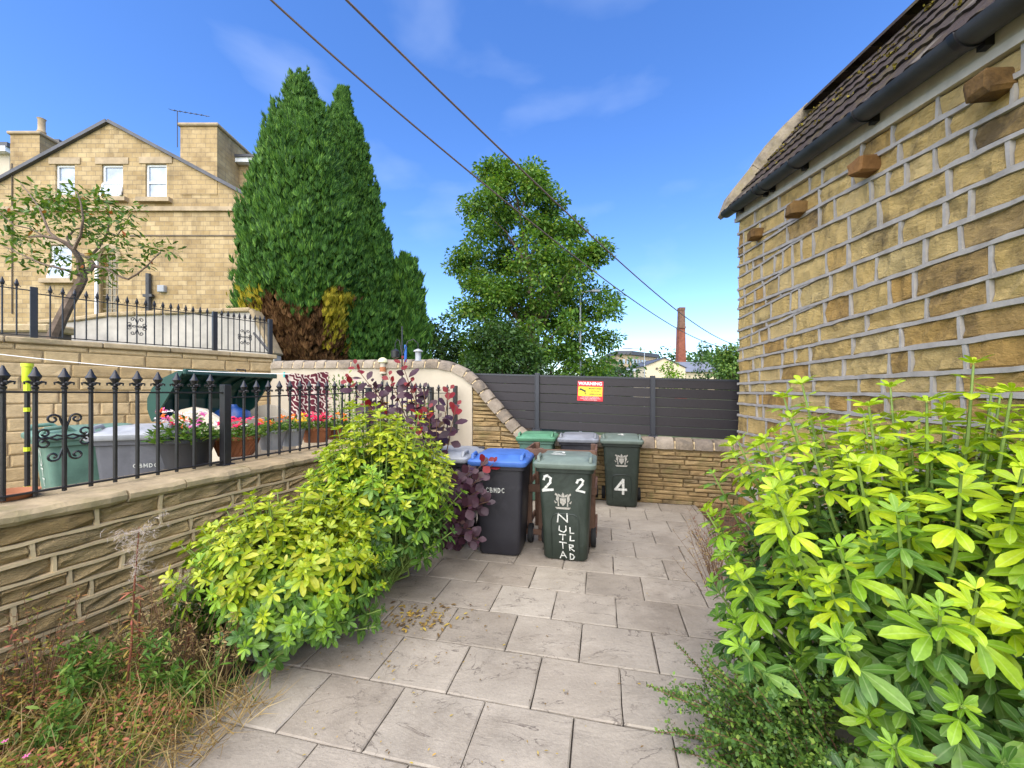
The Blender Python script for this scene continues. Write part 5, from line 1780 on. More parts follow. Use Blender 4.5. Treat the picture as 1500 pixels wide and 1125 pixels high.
# ================================================================== DISTANCE
def box3(mb, x0, x1, y0, y1, D, dep):
    a, b = P(x0, y1, D), P(x1, y0, D)
    mb.box(((a.x + b.x) / 2, D + dep / 2, (a.z + b.z) / 2), (b.x - a.x, dep, b.z - a.z))
M_redbrick = brickmat('red_brick', (.22, .06, .035), (.27, .085, .05), (.20, .11, .08), 1.0)
M_sootbrick = brickmat('soot_brick', (.16, .08, .055), (.20, .11, .07), (.16, .11, .08), 1.0)
st = thing('mill_chimney', 'tall tapering red brick mill chimney with a darker weathered top', 'chimney', tuple(G(1000, 600, -.3) * 0 + Vector((P(999.5, 560, 120).x, 120, -.3))))
def taper(mb, x, y0, y1, w0, w1, D):
    a, b = P(x, y1, D), P(x, y0, D)
    r0, r1 = w1 / F * D / 2, w0 / F * D / 2
    mb.add([(a.x + sx * r0, D + sy * r0 + r0, a.z) for sx, sy in ((-1, -1), (1, -1), (1, 1), (-1, 1))] + [(b.x + sx * r1, D + sy * r1 + r0, b.z) for sx, sy in ((-1, -1), (1, -1), (1, 1), (-1, 1))],
           [(0, 1, 5, 4), (1, 2, 6, 5), (2, 3, 7, 6), (3, 0, 4, 7), (4, 5, 6, 7)])
m = MB(); taper(m, 1000, 480, 584, 9.5, 13, 120); m.build('stack', M_redbrick, st, world=True)
m = MB(); taper(m, 999.8, 454, 479.8, 7.8, 9.0, 120); m.build('stack_top', M_sootbrick, st, world=True)
m = MB(); taper(m, 999.8, 450, 454, 8.6, 8.6, 120); m.build('cap', M_sootbrick, st, world=True)
m = MB(); taper(m, 999.8, 478, 480.5, 10.2, 10.2, 120); m.build('band', M_sootbrick, st, world=True)

mill = thing('stone_mill', 'large brown stone mill with rows of dark windows below the hill', 'mill', (P(940, 560, 95).x, 95, -.3))
m = MB(); box3(m, 904, 924, 518, 582, 95, 12); m.build('wing', M_trim, mill, world=True)
m = MB(); a = P(924, 582, 95); b = P(981, 520, 95)
m.prism([a, Vector((b.x, 103, a.z)), Vector((b.x, 103, b.z)), Vector((a.x, 95, b.z))], (0, 14, 0)); m.build('wall', M_trim, mill, world=True)
for r_ in range(3):
    for i in range(9):
        t = (i + .5) / 9
        x = a.x + (b.x - a.x) * t; y = 95 + 8 * t - .15
        z = b.z - 1.6 - r_ * 2.5
        m = MB(); m.box((x, y, z), (.62, .4, 1.3), math.atan2(8, b.x - a.x)); m.build('window', M_glass, mill, world=True)
for r_ in range(3):
    for i in range(3):
        q = P(907.5 + i * 6, 0, 95); m = MB(); m.box((q.x, 94.95, b.z - 1.6 - r_ * 2.5), (.5, .2, 1.2)); m.build('window', M_glass, mill, world=True)
m = MB(); a2, b2_ = P(902, 520, 94.6), P(984, 513.5, 94.6)
m.prism([Vector((a2.x, 94.4, b.z + .05)), Vector((a.x, 94.4, b.z + .05)), Vector((b.x + .5, 103, b.z + .05)), Vector((b.x, 112, b.z + .05)), Vector((a2.x, 112, b.z + .05))], (0, 0, .9)); m.build('roof', M_slate, mill, world=True)

cg = thing('cream_gable_building', 'cream rendered gable building with slate roof seen over the dark fence', 'building', (P(975, 560, 60).x, 60, -.3))
def C3(x, y, dd=0): q = P(x, y, 60); q.y += dd; return q
M_cream = plain('cream_wall', (.62, .52, .34), .9, .08, 1, bmp=.1)
m = MB(); m.prism([C3(945, 582), C3(945, 536), C3(973, 525), C3(1004, 539), C3(1004, 582)], (0, 14, 0)); m.build('wall', M_cream, cg, world=True)
m = MB(); m.prism([C3(972, 524.2, -.2), C3(1005.5, 539.3, -.2), C3(1005.5, 538.3, -.2), C3(972, 523.2, -.2)], (0, 14.4, 0)); m.build('roof', M_slate, cg, world=True)
m = MB(); m.prism([C3(943.5, 536.5, -.2), C3(974, 524.2, -.2), C3(974, 523.2, -.2), C3(943.5, 535.5, -.2)], (0, 14.4, 0)); m.build('roof', M_slate, cg, world=True)
m = MB(); m.box(C3(962, 540, -.05), (.3, .1, .3)); m.build('vent', M_dark, cg, world=True)
lb = thing('slate_roof_building', 'long low cream building with a grey slate roof beside the cream gable', 'building', (P(1030, 560, 62).x, 62, -.3))
m = MB(); a, b = P(1005, 582, 64), P(1056, 545, 64); m.box(((a.x + b.x) / 2, 69, (a.z + b.z) / 2), (b.x - a.x, 10, b.z - a.z)); m.build('wall', M_cream, lb, world=True)
m = MB(); m.prism([Vector((a.x - .2, 63.4, b.z)), Vector((a.x - .2, 69, b.z + 2.0)), Vector((a.x - .2, 74.6, b.z))], (b.x - a.x + .4, 0, 0)); m.build('roof', plain('grey_slate', (.16, .17, .20), .6, .15, 1, bmp=.2), lb, world=True)
gs = thing('grey_shed', 'grey metal shed with a pale flat roof beyond the fence', 'shed', (P(890, 560, 50).x, 50, -.3))
m = MB(); a, b = P(866, 584, 50), P(928, 544, 50); m.box(((a.x + b.x) / 2, 54, (a.z + b.z) / 2), (b.x - a.x, 8, b.z - a.z)); m.build('wall', plain('shed_grey', (.17, .18, .20), .6, .2, 1, bmp=.1), gs, world=True)
m = MB(); m.box(((a.x + b.x) / 2, 54, b.z + .15), (b.x - a.x + .6, 8.6, .3)); m.build('roof', plain('pale_roof', (.40, .43, .48), .5, .1, 1, bmp=0), gs, world=True)
for i in range(4):
    m = MB(); q = P(872 + i * 14, 551, 49.95); m.box(q, (.7, .1, .7)); m.build('window', M_glass, gs, world=True)

M_galv = plain('galvanised_steel', (.40, .42, .44), .5, .1, 4, metal=.3, bmp=0)
def lamppost(label, x, ytop, D, arm):
    b = P(x, 560, D)
    t = thing('street_lamp', label, 'street lamp', (b.x, D, -.3), 0, 'street lamps beyond the fence')
    h = P(x, ytop, D).z + .3
    m = MB(); m.tube([(0, 0, 0), (0, 0, 1.2), (0, 0, h)], [.07, .065, .038], 8); m.build('column', M_galv, t, smooth=True)
    m = MB(); m.tube([(0, 0, h - .05), (arm * .6, 0, h + .05), (arm, 0, h + .06)], [.035, .03, .028], 6); m.build('arm', M_galv, t, smooth=True)
    m = MB(); m.bbox((arm * 1.2, 0, h + .05), (abs(arm) * .7, .2, .12), .03); m.build('lamp_head', M_lidlight, t)
lamppost('grey street lamp rising in front of the big broadleaf tree', 850, 428, 19.0, .6)
lamppost('grey street lamp beside the cream gable building', 944, 511, 45, -1.6)

# hills with woodland
vs, fs = [], []
for j in range(14):
    for i in range(60):
        x = -500 + i * 24.0; y = 260 + j * 32.0
        h = 26 * (1 - math.exp(-j / 4.0)) + 6 * noise.noise(Vector((x * .008, y * .008, 1)))
        vs.append((x, y, -1 + max(0, h) * min(1, j / 2)))
for j in range(13):
    for i in range(59):
        a = j * 60 + i; fs.append((a, a + 1, a + 61, a + 60))
m = MB(); m.add(vs, fs); o = m.build('hill', M_ground, smooth=True); tag(o, kind='structure')

# overhead cables
def cable(label, pts):
    Dn, Df = 3.0, 32.0
    k0, k1 = (pts[0][0] - 750) / F, (pts[-1][0] - 750) / F
    a = (k0 - k1) / (1 / Dn - 1 / Df); b = k1 - a / Df
    pl_ = []
    for (x, y) in pts:
        D = a / ((x - 750) / F - b)
        pl_.append(P(x, y, D))
    # smooth height as a function of distance
    Ds = np.array([p.y for p in pl_]); Zs = np.array([p.z for p in pl_])
    co = np.polyfit(np.log(Ds), Zs, 4)
    out = []
    for D in np.geomspace(1.6, Df, 60):
        out.append(Vector((a + b * D, D, float(np.polyval(co, np.log(D))))))
    m = MB(); m.tube(out, [.0075 + .0006 * p.y for p in out], 6)
    o = m.build('overhead_cable', M_cable, None, smooth=True); tag(o, label, 'cable', 'overhead cables')
    return out
ca_ = cable('overhead cable, the lower of two sagging past the red mill chimney', [(397, 0), (638, 210), (743, 298), (887, 410), (995, 483), (1045, 505), (1081, 510)])
cb_ = cable('overhead cable, the upper of two sagging past the red mill chimney', [(508, 0), (722, 210), (830, 310), (893, 370), (995, 458), (1040, 488), (1081, 506)])
e = (ca_[-1] + cb_[-1]) / 2
up_ = thing('utility_pole', 'brown wooden utility pole carrying the overhead cables', 'utility pole', (e.x + .4, e.y, -.3))
m = MB(); m.tube([(0, 0, 0), (0, 0, e.z + 1.0)], [.13, .10], 10); m.build('pole', M_timber, up_, smooth=True)
m = MB(); m.box((-.3, 0, e.z + .3), (1.2, .1, .1)); m.build('crossarm', M_timber, up_)

# ================================================================== TREES
def limb(mb, pts, r0, r1, n=7):
    k = len(pts)
    mb.tube(pts, [r0 + (r1 - r0) * (i / (k - 1)) ** .8 for i in range(k)], n)

def tree(name, label, base, prof, cx, D, nclump, nleaf, size, lm, thr=.16, depth=.8, sd=1, group=None, cl=.5, bend=0.0, zmin=None):
    """broadleaf: prof = [(photo row, left px, right px)], crown revolved about its own axis at distance D"""
    r = np.random.default_rng(sd); rr = random.Random(sd)
    t = thing(name, label, 'tree', (base.x, base.y, base.z), 0, group)
    zs = [P(0, y, D).z for y, a, b in prof]; L = [(a - 750) / F * D for y, a, b in prof]; Rt = [(b - 750) / F * D for y, a, b in prof]
    zs_, L_, R_ = np.array(zs[::-1]), np.array(L[::-1]), np.array(Rt[::-1])
    top = zs_.max(); bot = zs_.min()
    lo = np.interp; 
    mt = MB()
    ax = lambda z: Vector(((lo(z, zs_, L_) + lo(z, zs_, R_)) / 2, D, z))
    trunk = [base] + [Vector((base.x + (ax(z).x - base.x) * min(1, (z - base.z) / (top - base.z) * 1.3), D + .15 * math.sin(z), z)) for z in np.linspace(base.z + .5, top - .4, 8)]
    limb(mt, trunk, thr, thr * .12, 9)
    mt2 = MB()
    # clumps
    C_ = []
    while len(C_) < nclump:
        z = bot + (top - bot) * r.random()
        h = (lo(z, zs_, R_) - lo(z, zs_, L_)) / 2
        a = r.random() * 6.283; q = math.sqrt(r.random()) ** .7
        if r.random() > min(1, h / ((R_ - L_).max() / 2)) ** 1.0 + .05: continue
        nn = 1 + .22 * noise.noise(Vector((math.cos(a) * 2, math.sin(a) * 2, z * .8 + sd)))
        c = ax(z) + Vector((math.cos(a) * h * q * nn, math.sin(a) * h * q * depth * nn, 0))
        if noise.noise(c * (.8 / max(.3, cl))) < -.16: continue
        C_.append(c)
    for c in C_[: min(90, nclump)]:
        zb = max(base.z + (top - base.z) * .1, c.z - (c - ax(c.z)).length * .9 - .3)
        s = ax(zb)
        fr = min(1, max(0, (zb - base.z) / (top - base.z)))
        mid = s.lerp(c, .5) + Vector((0, 0, .12 * (c - s).length))
        limb(mt2, [s, mid, c], thr * .34 * (1 - fr * .7), thr * .05, 5)
    mt.build('trunk', M_bark, t, world=True, smooth=True)
    mt2.build('limbs', M_bark, t, world=True, smooth=True)
    cc = np.array([tuple(c) for c in C_])
    idx = r.integers(0, len(cc), nleaf)
    off = r.normal(0, 1, (nleaf, 3)); off /= np.linalg.norm(off, axis=1, keepdims=True)
    off *= (r.random(nleaf) ** .45)[:, None] * cl * np.array([1.15, 1.15, .75])
    pos = cc[idx] + off
    d = off / cl + r.normal(0, .5, (nleaf, 3)) + np.array([0, 0, -.25])
    up = np.tile([[0, 0, 1.0]], (nleaf, 1)) + r.normal(0, .5, (nleaf, 3))
    me = np_mesh('crown', scatter(QF, pos, d, up, r.uniform(.65, 1.3, nleaf) * size), QFf, lm, WM[t].inverted())
    o = link('crown', me, t); return t

tree('broadleaf_tree', 'large spreading broadleaf tree rising behind the dark fence', Vector((P(775, 0, 20).x, 20, -.3)),
     [(232, 728, 752), (250, 712, 772), (270, 708, 796), (300, 692, 826), (330, 678, 842), (360, 672, 868), (400, 668, 888), (440, 676, 892), (480, 668, 890), (510, 668, 898), (540, 690, 890), (585, 720, 860)],
     780, 20, 250, 72000, .19, M_treeleaf, .28, .85, 3, None, .62)
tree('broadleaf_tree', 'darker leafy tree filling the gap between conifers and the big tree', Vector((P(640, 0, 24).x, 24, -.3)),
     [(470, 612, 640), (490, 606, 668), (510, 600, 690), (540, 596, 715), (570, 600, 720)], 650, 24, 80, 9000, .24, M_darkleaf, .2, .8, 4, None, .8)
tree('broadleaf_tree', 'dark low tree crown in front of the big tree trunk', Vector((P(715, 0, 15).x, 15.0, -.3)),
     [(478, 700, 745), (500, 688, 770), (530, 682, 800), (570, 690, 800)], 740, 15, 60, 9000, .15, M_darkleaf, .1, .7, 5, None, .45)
tree('broadleaf_tree', 'bright green small tree between the slate-roofed building and the stone corner', Vector((P(1075, 0, 26).x, 26, -.3)),
     [(515, 1062, 1082), (528, 1050, 1100), (545, 1046, 1110), (575, 1050, 1110)], 1075, 26, 50, 5000, .22, M_smallleaf, .12, .8, 6, None, .7)
tree('sapling', 'slender sapling with tiered leaves in front of the slate roof', Vector((P(1027, 0, 24).x, 24, -.3)),
     [(503, 1025.5, 1029), (512, 1023, 1032), (528, 1022, 1033), (548, 1012, 1036), (575, 1005, 1045)], 1027, 24, 26, 700, .17, M_darkleaf, .04, .8, 7, None, .28)
tree('sapling', 'bushy yellow-green sapling in front of the cream gable building', Vector((P(985, 0, 22).x, 22, -.3)),
     [(532, 976, 990), (545, 970, 1000), (575, 960, 1010)], 985, 22, 24, 700, .18, M_goldgreen, .04, .8, 8, None, .3)
for i, (x, D_, w, y0) in enumerate(((880, 42, 22, 520), (905, 46, 18, 527), (1015, 170, 14, 515), (960, 190, 18, 517), (1045, 150, 12, 520), (1065, 180, 22, 511), (1085, 170, 24, 513), (1035, 230, 16, 517), (990, 220, 16, 518))):
    tree('hedgerow_tree', 'small distant tree on the hillside behind the buildings' if D_ > 100 else ('dark bushy tree behind the grey shed' if i == 0 else 'low bushy tree between the grey shed and the mill'), Vector((P(x, 0, D_).x, D_, -.3)),
         [(y0, x - w * .3, x + w * .3), (y0 + 8, x - w * .8, x + w * .8), (y0 + 22, x - w, x + w), (582, x - w * .8, x + w * .8)], x, D_, 22, 700, .012 * D_, M_darkleaf, .004 * D_, .7, 20 + i, 'distant trees' if D_ > 100 else None, .035 * D_)

# conifers
SPR = []
for k, (a, l) in enumerate(((-.42, .80), (-.2, .95), (0, 1.08), (.2, .95), (.42, .80))):
    w = .07
    dx, dy = math.sin(a), math.cos(a)
    nx_, ny_ = dy, -dx
    SPR += [[dx * .06, dy * .06, 0], [dx * l * .5 + nx_ * w, dy * l * .5 + ny_ * w, .06 * (k % 2)], [dx * l, dy * l, -.05], [dx * l * .5 - nx_ * w, dy * l * .5 - ny_ * w, .06 * ((k + 1) % 2)]]
SPR = np.array(SPR); SPRf = [(4 * k, 4 * k + 1, 4 * k + 2, 4 * k + 3) for k in range(5)]
def conifer(label, cx, D, prof, n, sd, base_z=-.3, size=.17, dead=None):
    r = np.random.default_rng(sd)
    b = Vector(((cx - 750) / F * D, D, base_z))
    t = thing('conifer_tree', label, 'conifer', tuple(b))
    zs = np.array([P(0, y, D).z for y, w in prof])[::-1]; W = np.array([w / F * D for y, w in prof])[::-1]
    m = MB(); limb(m, [b, b + UP * (zs.max() - base_z) * .5, b + UP * (zs.max() - base_z - .3)], .22, .03, 8); m.build('trunk', M_bark, t, world=True, smooth=True)
    # upright plumes over the surface, each a tuft of sprays
    npl = n // 46
    zc = zs.min() + (zs.max() - zs.min()) * r.random(npl * 4)
    wc = np.interp(zc, zs, W)
    keep = r.random(npl * 4) < (wc / W.max()) * .92 + .08
    zc, wc = zc[keep][:npl], wc[keep][:npl]; npl = len(zc)
    ac = r.random(npl) * 6.283
    lump = np.array([noise.noise(Vector((math.cos(q) * 2.6, math.sin(q) * 2.6, z * .8 + sd))) for q, z in zip(ac, zc)])
    rc = wc * (.70 + .14 * lump + r.normal(0, .05, npl))
    Lp = r.uniform(.5, 1.0, npl) * np.clip(.45 + .6 * wc / W.max(), .45, 1)
    lean = r.uniform(.10, .34, npl)
    idx = r.integers(0, npl, n)
    t_ = r.random(n) ** .8
    aj = ac[idx] + r.normal(0, .05, n)
    spread = (.15 * (1 - t_) + .03) * (.5 + .5 * wc[idx] / W.max())
    rad = rc[idx] + lean[idx] * Lp[idx] * t_ + r.normal(0, 1, n) * spread * .7
    pos = np.stack([b.x + rad * np.cos(aj) - np.sin(aj) * r.normal(0, 1, n) * spread, b.y + rad * np.sin(aj) + np.cos(aj) * r.normal(0, 1, n) * spread, zc[idx] - .35 * Lp[idx] + Lp[idx] * t_], 1)
    ok = pos[:, 2] < zs.max() + .15
    pos, aj, idx = pos[ok], aj[ok], idx[ok]; n = len(pos)
    d = np.stack([np.cos(aj) * .40 + r.normal(0, .22, n), np.sin(aj) * .40 + r.normal(0, .22, n), np.ones(n)], 1)
    out = np.stack([np.cos(aj), np.sin(aj), np.full(n, .3)], 1) + r.normal(0, .6, (n, 3))
    sz = r.uniform(.6, 1.25, n) * size * np.clip(.5 + wc[idx] / W.max(), .55, 1.1)
    # shaded inner foliage closes the view through the crown
    n2 = n // 4
    z2 = zs.min() + (zs.max() - .3 - zs.min()) * r.random(n2); w2 = np.interp(z2, zs, W) * .68 * np.sqrt(r.random(n2)); a2 = r.random(n2) * 6.283
    pos = np.concatenate([pos, np.stack([b.x + w2 * np.cos(a2), b.y + w2 * np.sin(a2), z2], 1)])
    d = np.concatenate([d, np.stack([np.cos(a2) * .5, np.sin(a2) * .5, np.ones(n2)], 1)]); out = np.concatenate([out, np.stack([np.cos(a2), np.sin(a2), np.zeros(n2)], 1)])
    sz = np.concatenate([sz, np.full(n2, size * 1.5)])
    V = scatter(SPR, pos, d, out, sz)
    if dead is None:
        link('crown', np_mesh('crown', V, SPRf, M_conifer, WM[t].inverted()), t)
    else:
        kind = dead(pos, r)
        link('crown', np_mesh('crown', V[kind == 0], SPRf, M_conifer, WM[t].inverted()), t)
        o = link('dead_foliage', np_mesh('dead_foliage', V[kind == 1], SPRf, M_deadcon, WM[t].inverted()), t); o['label'] = 'brown dead inner foliage near the base'
        if (kind == 2).any():
            o = link('yellow_foliage', np_mesh('yellow_foliage', V[kind == 2], SPRf, M_yelcon, WM[t].inverted()), t); o['label'] = 'yellowing foliage near the base'
        # bare brown branches in the dead part
        m = MB()
        for i in range(40):
            q = r.random() * 6.28; h = P(0, 530 - r.random() * 60, D).z; l = r.uniform(.4, 1.25)
            s0 = b + UP * (h - base_z); s1 = s0 + Vector((math.cos(q) * l, math.sin(q) * l, l * .9)); m.tube([s0, s0.lerp(s1, .5) - UP * .05, s1], [.02, .013, .004], 4)
        m.build('dead_branches', M_twig, t, world=True)
    return t
def dd1(pos, r):
    D = pos[:, 1]; px = 750 + pos[:, 0] / D * F; py = HZ - (pos[:, 2] - CZ) / D * F
    k = np.zeros(len(pos), int)
    edge = 445 + 14 * np.sin(px * .06) + r.normal(0, 7, len(pos))
    k[py > edge] = 1
    k[(k == 1) & (r.random(len(pos)) < .45)] = 3
    ye = (py > 425 + np.abs(px - 492) * .5) & (px > 472) & (py < 500 + r.normal(0, 12, len(pos))) & (r.random(len(pos)) < .85)
    k[ye] = 2
    ye = (py > 425) & (px < 385) & (py < 478) & (r.random(len(pos)) < .7)
    k[ye] = 2
    return k
conifer('tall dense conifer with brown dead foliage at its foot, taller of the pair', 442, 10.0, [(108, 0), (125, 7), (150, 19), (200, 38), (250, 53), (300, 67), (350, 79), (400, 84), (430, 82), (460, 74), (500, 64), (545, 58)], 46000, 41, dead=dd1)
conifer('tall dense green conifer joined to the taller one beside it', 503, 11.7, [(125, 0), (140, 6), (170, 14), (210, 27), (250, 38), (300, 53), (350, 67), (400, 77), (450, 85), (500, 89), (550, 89)], 42000, 42)
conifer('small narrow conifer at the side of the tall pair', 592, 12.5, [(380, 0), (395, 8), (430, 16), (480, 23), (530, 27), (560, 28)], 7000, 43, size=.3)
conifer('low young conifer growing at the foot of the tall pair beside the house', 372, 11.2, [(392, 0), (420, 10), (450, 15), (500, 16), (545, 15)], 3500, 44, size=.3)

# crab apple on the terrace, branches drawn in 3D about its own trunk
cr_ = thing('crab_apple_tree', 'small gnarled tree with crooked branches and sparse leaves behind the upper railing', 'tree', tuple(P(76, 497, 6.0)))
def br(pts): return [P(x, y, 6.0 + dd) for x, y, dd in pts]
BR = [(br([(76, 505, 0), (80, 488, 0), (92, 462, .02), (104, 438, .05), (114, 422, .05), (121, 408, .05), (119, 396, .02)]), .085, .055),
      (br([(119, 396, .02), (117, 380, -.1), (108, 366, -.2), (96, 356, -.25), (84, 350, -.3), (64, 346, -.35), (42, 347, -.4)]), .05, .012),
      (br([(119, 400, .02), (131, 396, .1), (137, 388, .2), (130, 378, .3), (116, 372, .35), (104, 362, .4), (98, 348, .45), (110, 336, .5), (138, 330, .55)]), .045, .010),
      (br([(118, 404, .0), (95, 395, -.2), (60, 386, -.3), (30, 372, -.35), (0, 358, -.4)]), .022, .006),
      (br([(84, 350, -.3), (72, 340, -.3), (66, 325, -.28), (58, 305, -.2), (44, 285, -.1), (30, 268, 0)]), .022, .006),
      (br([(108, 366, -.2), (118, 345, -.35), (122, 320, -.45), (118, 296, -.5), (112, 280, -.5)]), .022, .006),
      (br([(130, 378, .3), (145, 362, .35), (158, 340, .3), (160, 318, .25), (156, 296, .2)]), .022, .006),
      (br([(137, 390, .2), (150, 392, .15), (164, 398, .1), (178, 406, .05), (188, 409, 0), (200, 402, -.05), (215, 390, -.1), (226, 378, -.12), (236, 368, -.15)]), .026, .007),
      (br([(158, 340, .3), (172, 345, .35), (182, 330, .3), (192, 312, .25)]), .014, .005),
      (br([(64, 346, -.35), (45, 335, -.4), (20, 330, -.45), (0, 312, -.5)]), .012, .005),
      (br([(60, 386, -.3), (45, 378, -.2), (28, 380, -.15)]), .010, .004)]
m = MB(); limb(m, *BR[0]); m.build('trunk', M_bark, cr_, world=True, smooth=True)
for b in BR[1:]:
    m = MB(); limb(m, *b, 6); m.build('branch', M_bark, cr_, world=True, smooth=True)
cl_ = [(30, 290), (42, 300), (48, 315), (55, 275), (62, 305), (72, 292), (80, 300), (85, 285), (88, 290), (104, 292), (112, 284), (120, 300), (130, 288), (142, 292), (150, 284), (156, 302), (160, 318), (150, 330), (140, 325),
       (170, 335), (180, 328), (190, 318), (195, 305), (168, 350), (160, 360), (182, 352), (150, 372), (140, 384), (156, 390), (168, 395), (130, 350), (120, 335), (108, 320), (98, 330), (60, 330), (52, 345), (70, 350), (75, 372), (90, 378),
       (60, 388), (36, 350), (22, 348), (12, 352), (4, 310), (8, 318), (38, 372), (26, 380), (210, 372), (218, 362), (232, 366), (245, 366), (205, 385), (92, 302), (100, 312), (128, 312), (136, 304), (75, 312), (40, 322), (145, 345), (82, 392), (146, 408), (110, 395)]
N = 26
pos, dr = [], []
for x, y in cl_:
    c = np.array(P(x, y, 6.0 + rng.uniform(-.35, .45)))
    o_ = nrg.normal(0, .055, (N, 3)) * np.array([1.4, 1.2, .8])
    pos.append(c + o_); dr.append(o_ * 12 + nrg.normal(0, .5, (N, 3)))
pos, dr = np.concatenate(pos), np.concatenate(dr)
me = np_mesh('crown', scatter(LF, pos, dr, np.tile([[0, 0, 1.]], (len(pos), 1)) + nrg.normal(0, .5, pos.shape), nrg.uniform(.065, .115, len(pos))), LFf, M_crableaf, WM[cr_].inverted())
link('crown', me, cr_)

# ================================================================== SHRUBS
def trileaf(seed, w=.38):
    r = random.Random(seed)
    V, Fc = [], []
    for a, l in ((-.85, .82), (0, 1.0), (.85, .82)):
        v, f = leaflet_fine(w * r.uniform(.9, 1.12), .14, r.uniform(.12, .35))
        a += r.uniform(-.12, .12)
        ca__, sa__ = math.cos(a), math.sin(a)
        v = v * l * r.uniform(.92, 1.08)
        tilt = r.uniform(-.12, .2)
        v = v.copy(); v[:, 2] += v[:, 1] * tilt
        v = np.stack([v[:, 0] * ca__ + v[:, 1] * sa__, -v[:, 0] * sa__ + v[:, 1] * ca__ + .16, v[:, 2]], 1)
        b = len(V); V += v.tolist(); Fc += [tuple(b + i for i in q) for q in f]
    b = len(V); V += [[-.012, 0, 0], [.012, 0, 0], [.01, .18, 0], [-.01, .18, 0]]; Fc.append((b, b + 1, b + 2, b + 3))
    return np.array(V), Fc
TRI = [trileaf(s) for s in range(6)]
TRIB = np.array(([1] + [0, 1, 0] * 4 + [1]) * 3 + [0] * 4, dtype=float)

def choisya(label, root, ctr, rad, nshoot, leaf, sd, nobj=300, upright=.35, per=9, droop=.0, mats=(M_gold, M_goldgreen, M_green), stemr=.006, front=None, zmin=.08, bias=-.06, rag=.18):
    """evergreen shrub of leafy shoots: leaves in whorls of threes"""
    r = np.random.default_rng(sd); rr = random.Random(sd)
    t = thing('golden_shrub', label, 'shrub', tuple(root), 0, 'golden evergreen shrubs')
    L = []      # (pos, dir, up, size, matidx)
    stems = MB()
    root = Vector(root); ctr = Vector(ctr); rad = Vector(rad)
    for i in range(nshoot):
        # even spread over the dome
        zq = 1 - (i + .5) / nshoot * 1.55
        a = i * 2.39996 + rr.uniform(-.25, .25)
        q = math.sqrt(max(0, 1 - zq * zq))
        dome = 1 + .20 * noise.noise(Vector((q * math.cos(a) * 2.2 + sd, q * math.sin(a) * 2.2, zq * 2.2))) + rr.uniform(-rag, rag * .7)
        inner = rr.random() < .22
        if inner: dome *= rr.uniform(.55, .8)
        tip = ctr + Vector((q * math.cos(a) * rad.x, q * math.sin(a) * rad.y, zq * rad.z)) * dome
        if tip.z < zmin: tip.z = zmin + rr.random() * .12
        outd = (tip - ctr).normalized()
        d = (outd * (1 - upright) + UP * (upright + .12)).normalized()
        bs_ = root + Vector((rr.uniform(-.1, .1), rr.uniform(-.1, .1), 0))
        mid = bs_.lerp(tip, .55) + outd * .05 - d * .06
        low = tip - d * leaf * 3.0
        stems.tube([bs_, mid, low, tip], [stemr * 1.7, stemr * 1.2, stemr, stemr * .6], 5)
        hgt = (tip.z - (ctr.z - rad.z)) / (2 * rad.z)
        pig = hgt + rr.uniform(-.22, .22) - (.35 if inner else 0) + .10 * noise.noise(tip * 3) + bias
        x = d.orthogonal().normalized(); y = d.cross(x)
        npair = per // 2
        ph = rr.random() * 3
        for k in range(npair):
            down = k * leaf * .62
            pos = tip - d * down
            for s2 in range(2 if k else 3):
                an = ph + k * 1.57 + s2 * math.pi * (1 if k else .67) + rr.uniform(-.3, .3)
                el = .80 - .27 * k + rr.uniform(-.18, .18)
                ld = (x * math.cos(an) + y * math.sin(an)) * math.cos(el) + d * math.sin(el)
                ld = ld + Vector((0, 0, -droop - .08 * k))
                sz = leaf * (.58 + .24 * min(k, 2)) * rr.uniform(.65, 1.28)
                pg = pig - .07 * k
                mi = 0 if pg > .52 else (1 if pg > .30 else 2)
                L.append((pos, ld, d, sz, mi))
    stems.build('stems', M_greenstem, t, world=True, smooth=True)
    camp = Vector((0, 0, CZ))
    def score(l):
        o_ = (l[0] - ctr); fac = o_.normalized().dot((camp - ctr).normalized())
        return l[3] / (l[0] - camp).length * (1 + .9 * fac + .5 * (l[0].z - ctr.z))
    # leaves outside the picture matter least
    L.sort(key=score, reverse=True)
    meshes = [[np_mesh('leaf', TRI[k][0][None], TRI[k][1], mt, smooth=True, rib=TRIB) for k in range(6)] for mt in mats]
    inv = WM[t].translation
    for (pos, ld, up_v, sz, mi) in L[:nobj]:
        ld = ld.normalized(); xx = ld.cross(up_v)
        xx = xx.normalized() if xx.length > 1e-3 else ld.orthogonal().normalized()
        zz2 = xx.cross(ld)
        M3 = Matrix((xx, ld, zz2)).transposed()
        link('leaf', meshes[mi][rr.randrange(6)], t, pos - inv, M3.to_euler(), (sz, sz, sz))
    rest = L[nobj:]
    for mi in range(3):
        sub = [l for l in rest if l[4] == mi]
        if not sub: continue
        Vs = []
        k = 0
        pos = np.array([tuple(l[0]) for l in sub]); d = np.array([tuple(l[1]) for l in sub]); u = np.array([tuple(l[2]) for l in sub]); sz = np.array([l[3] for l in sub])
        V = scatter(TRI[mi][0], pos, d, u, sz)
        o = link('foliage', np_mesh('foliage', V, TRI[mi][1], mats[mi], WM[t].inverted(), smooth=True, rib=TRIB), t); tag(o, kind='stuff')
    return t

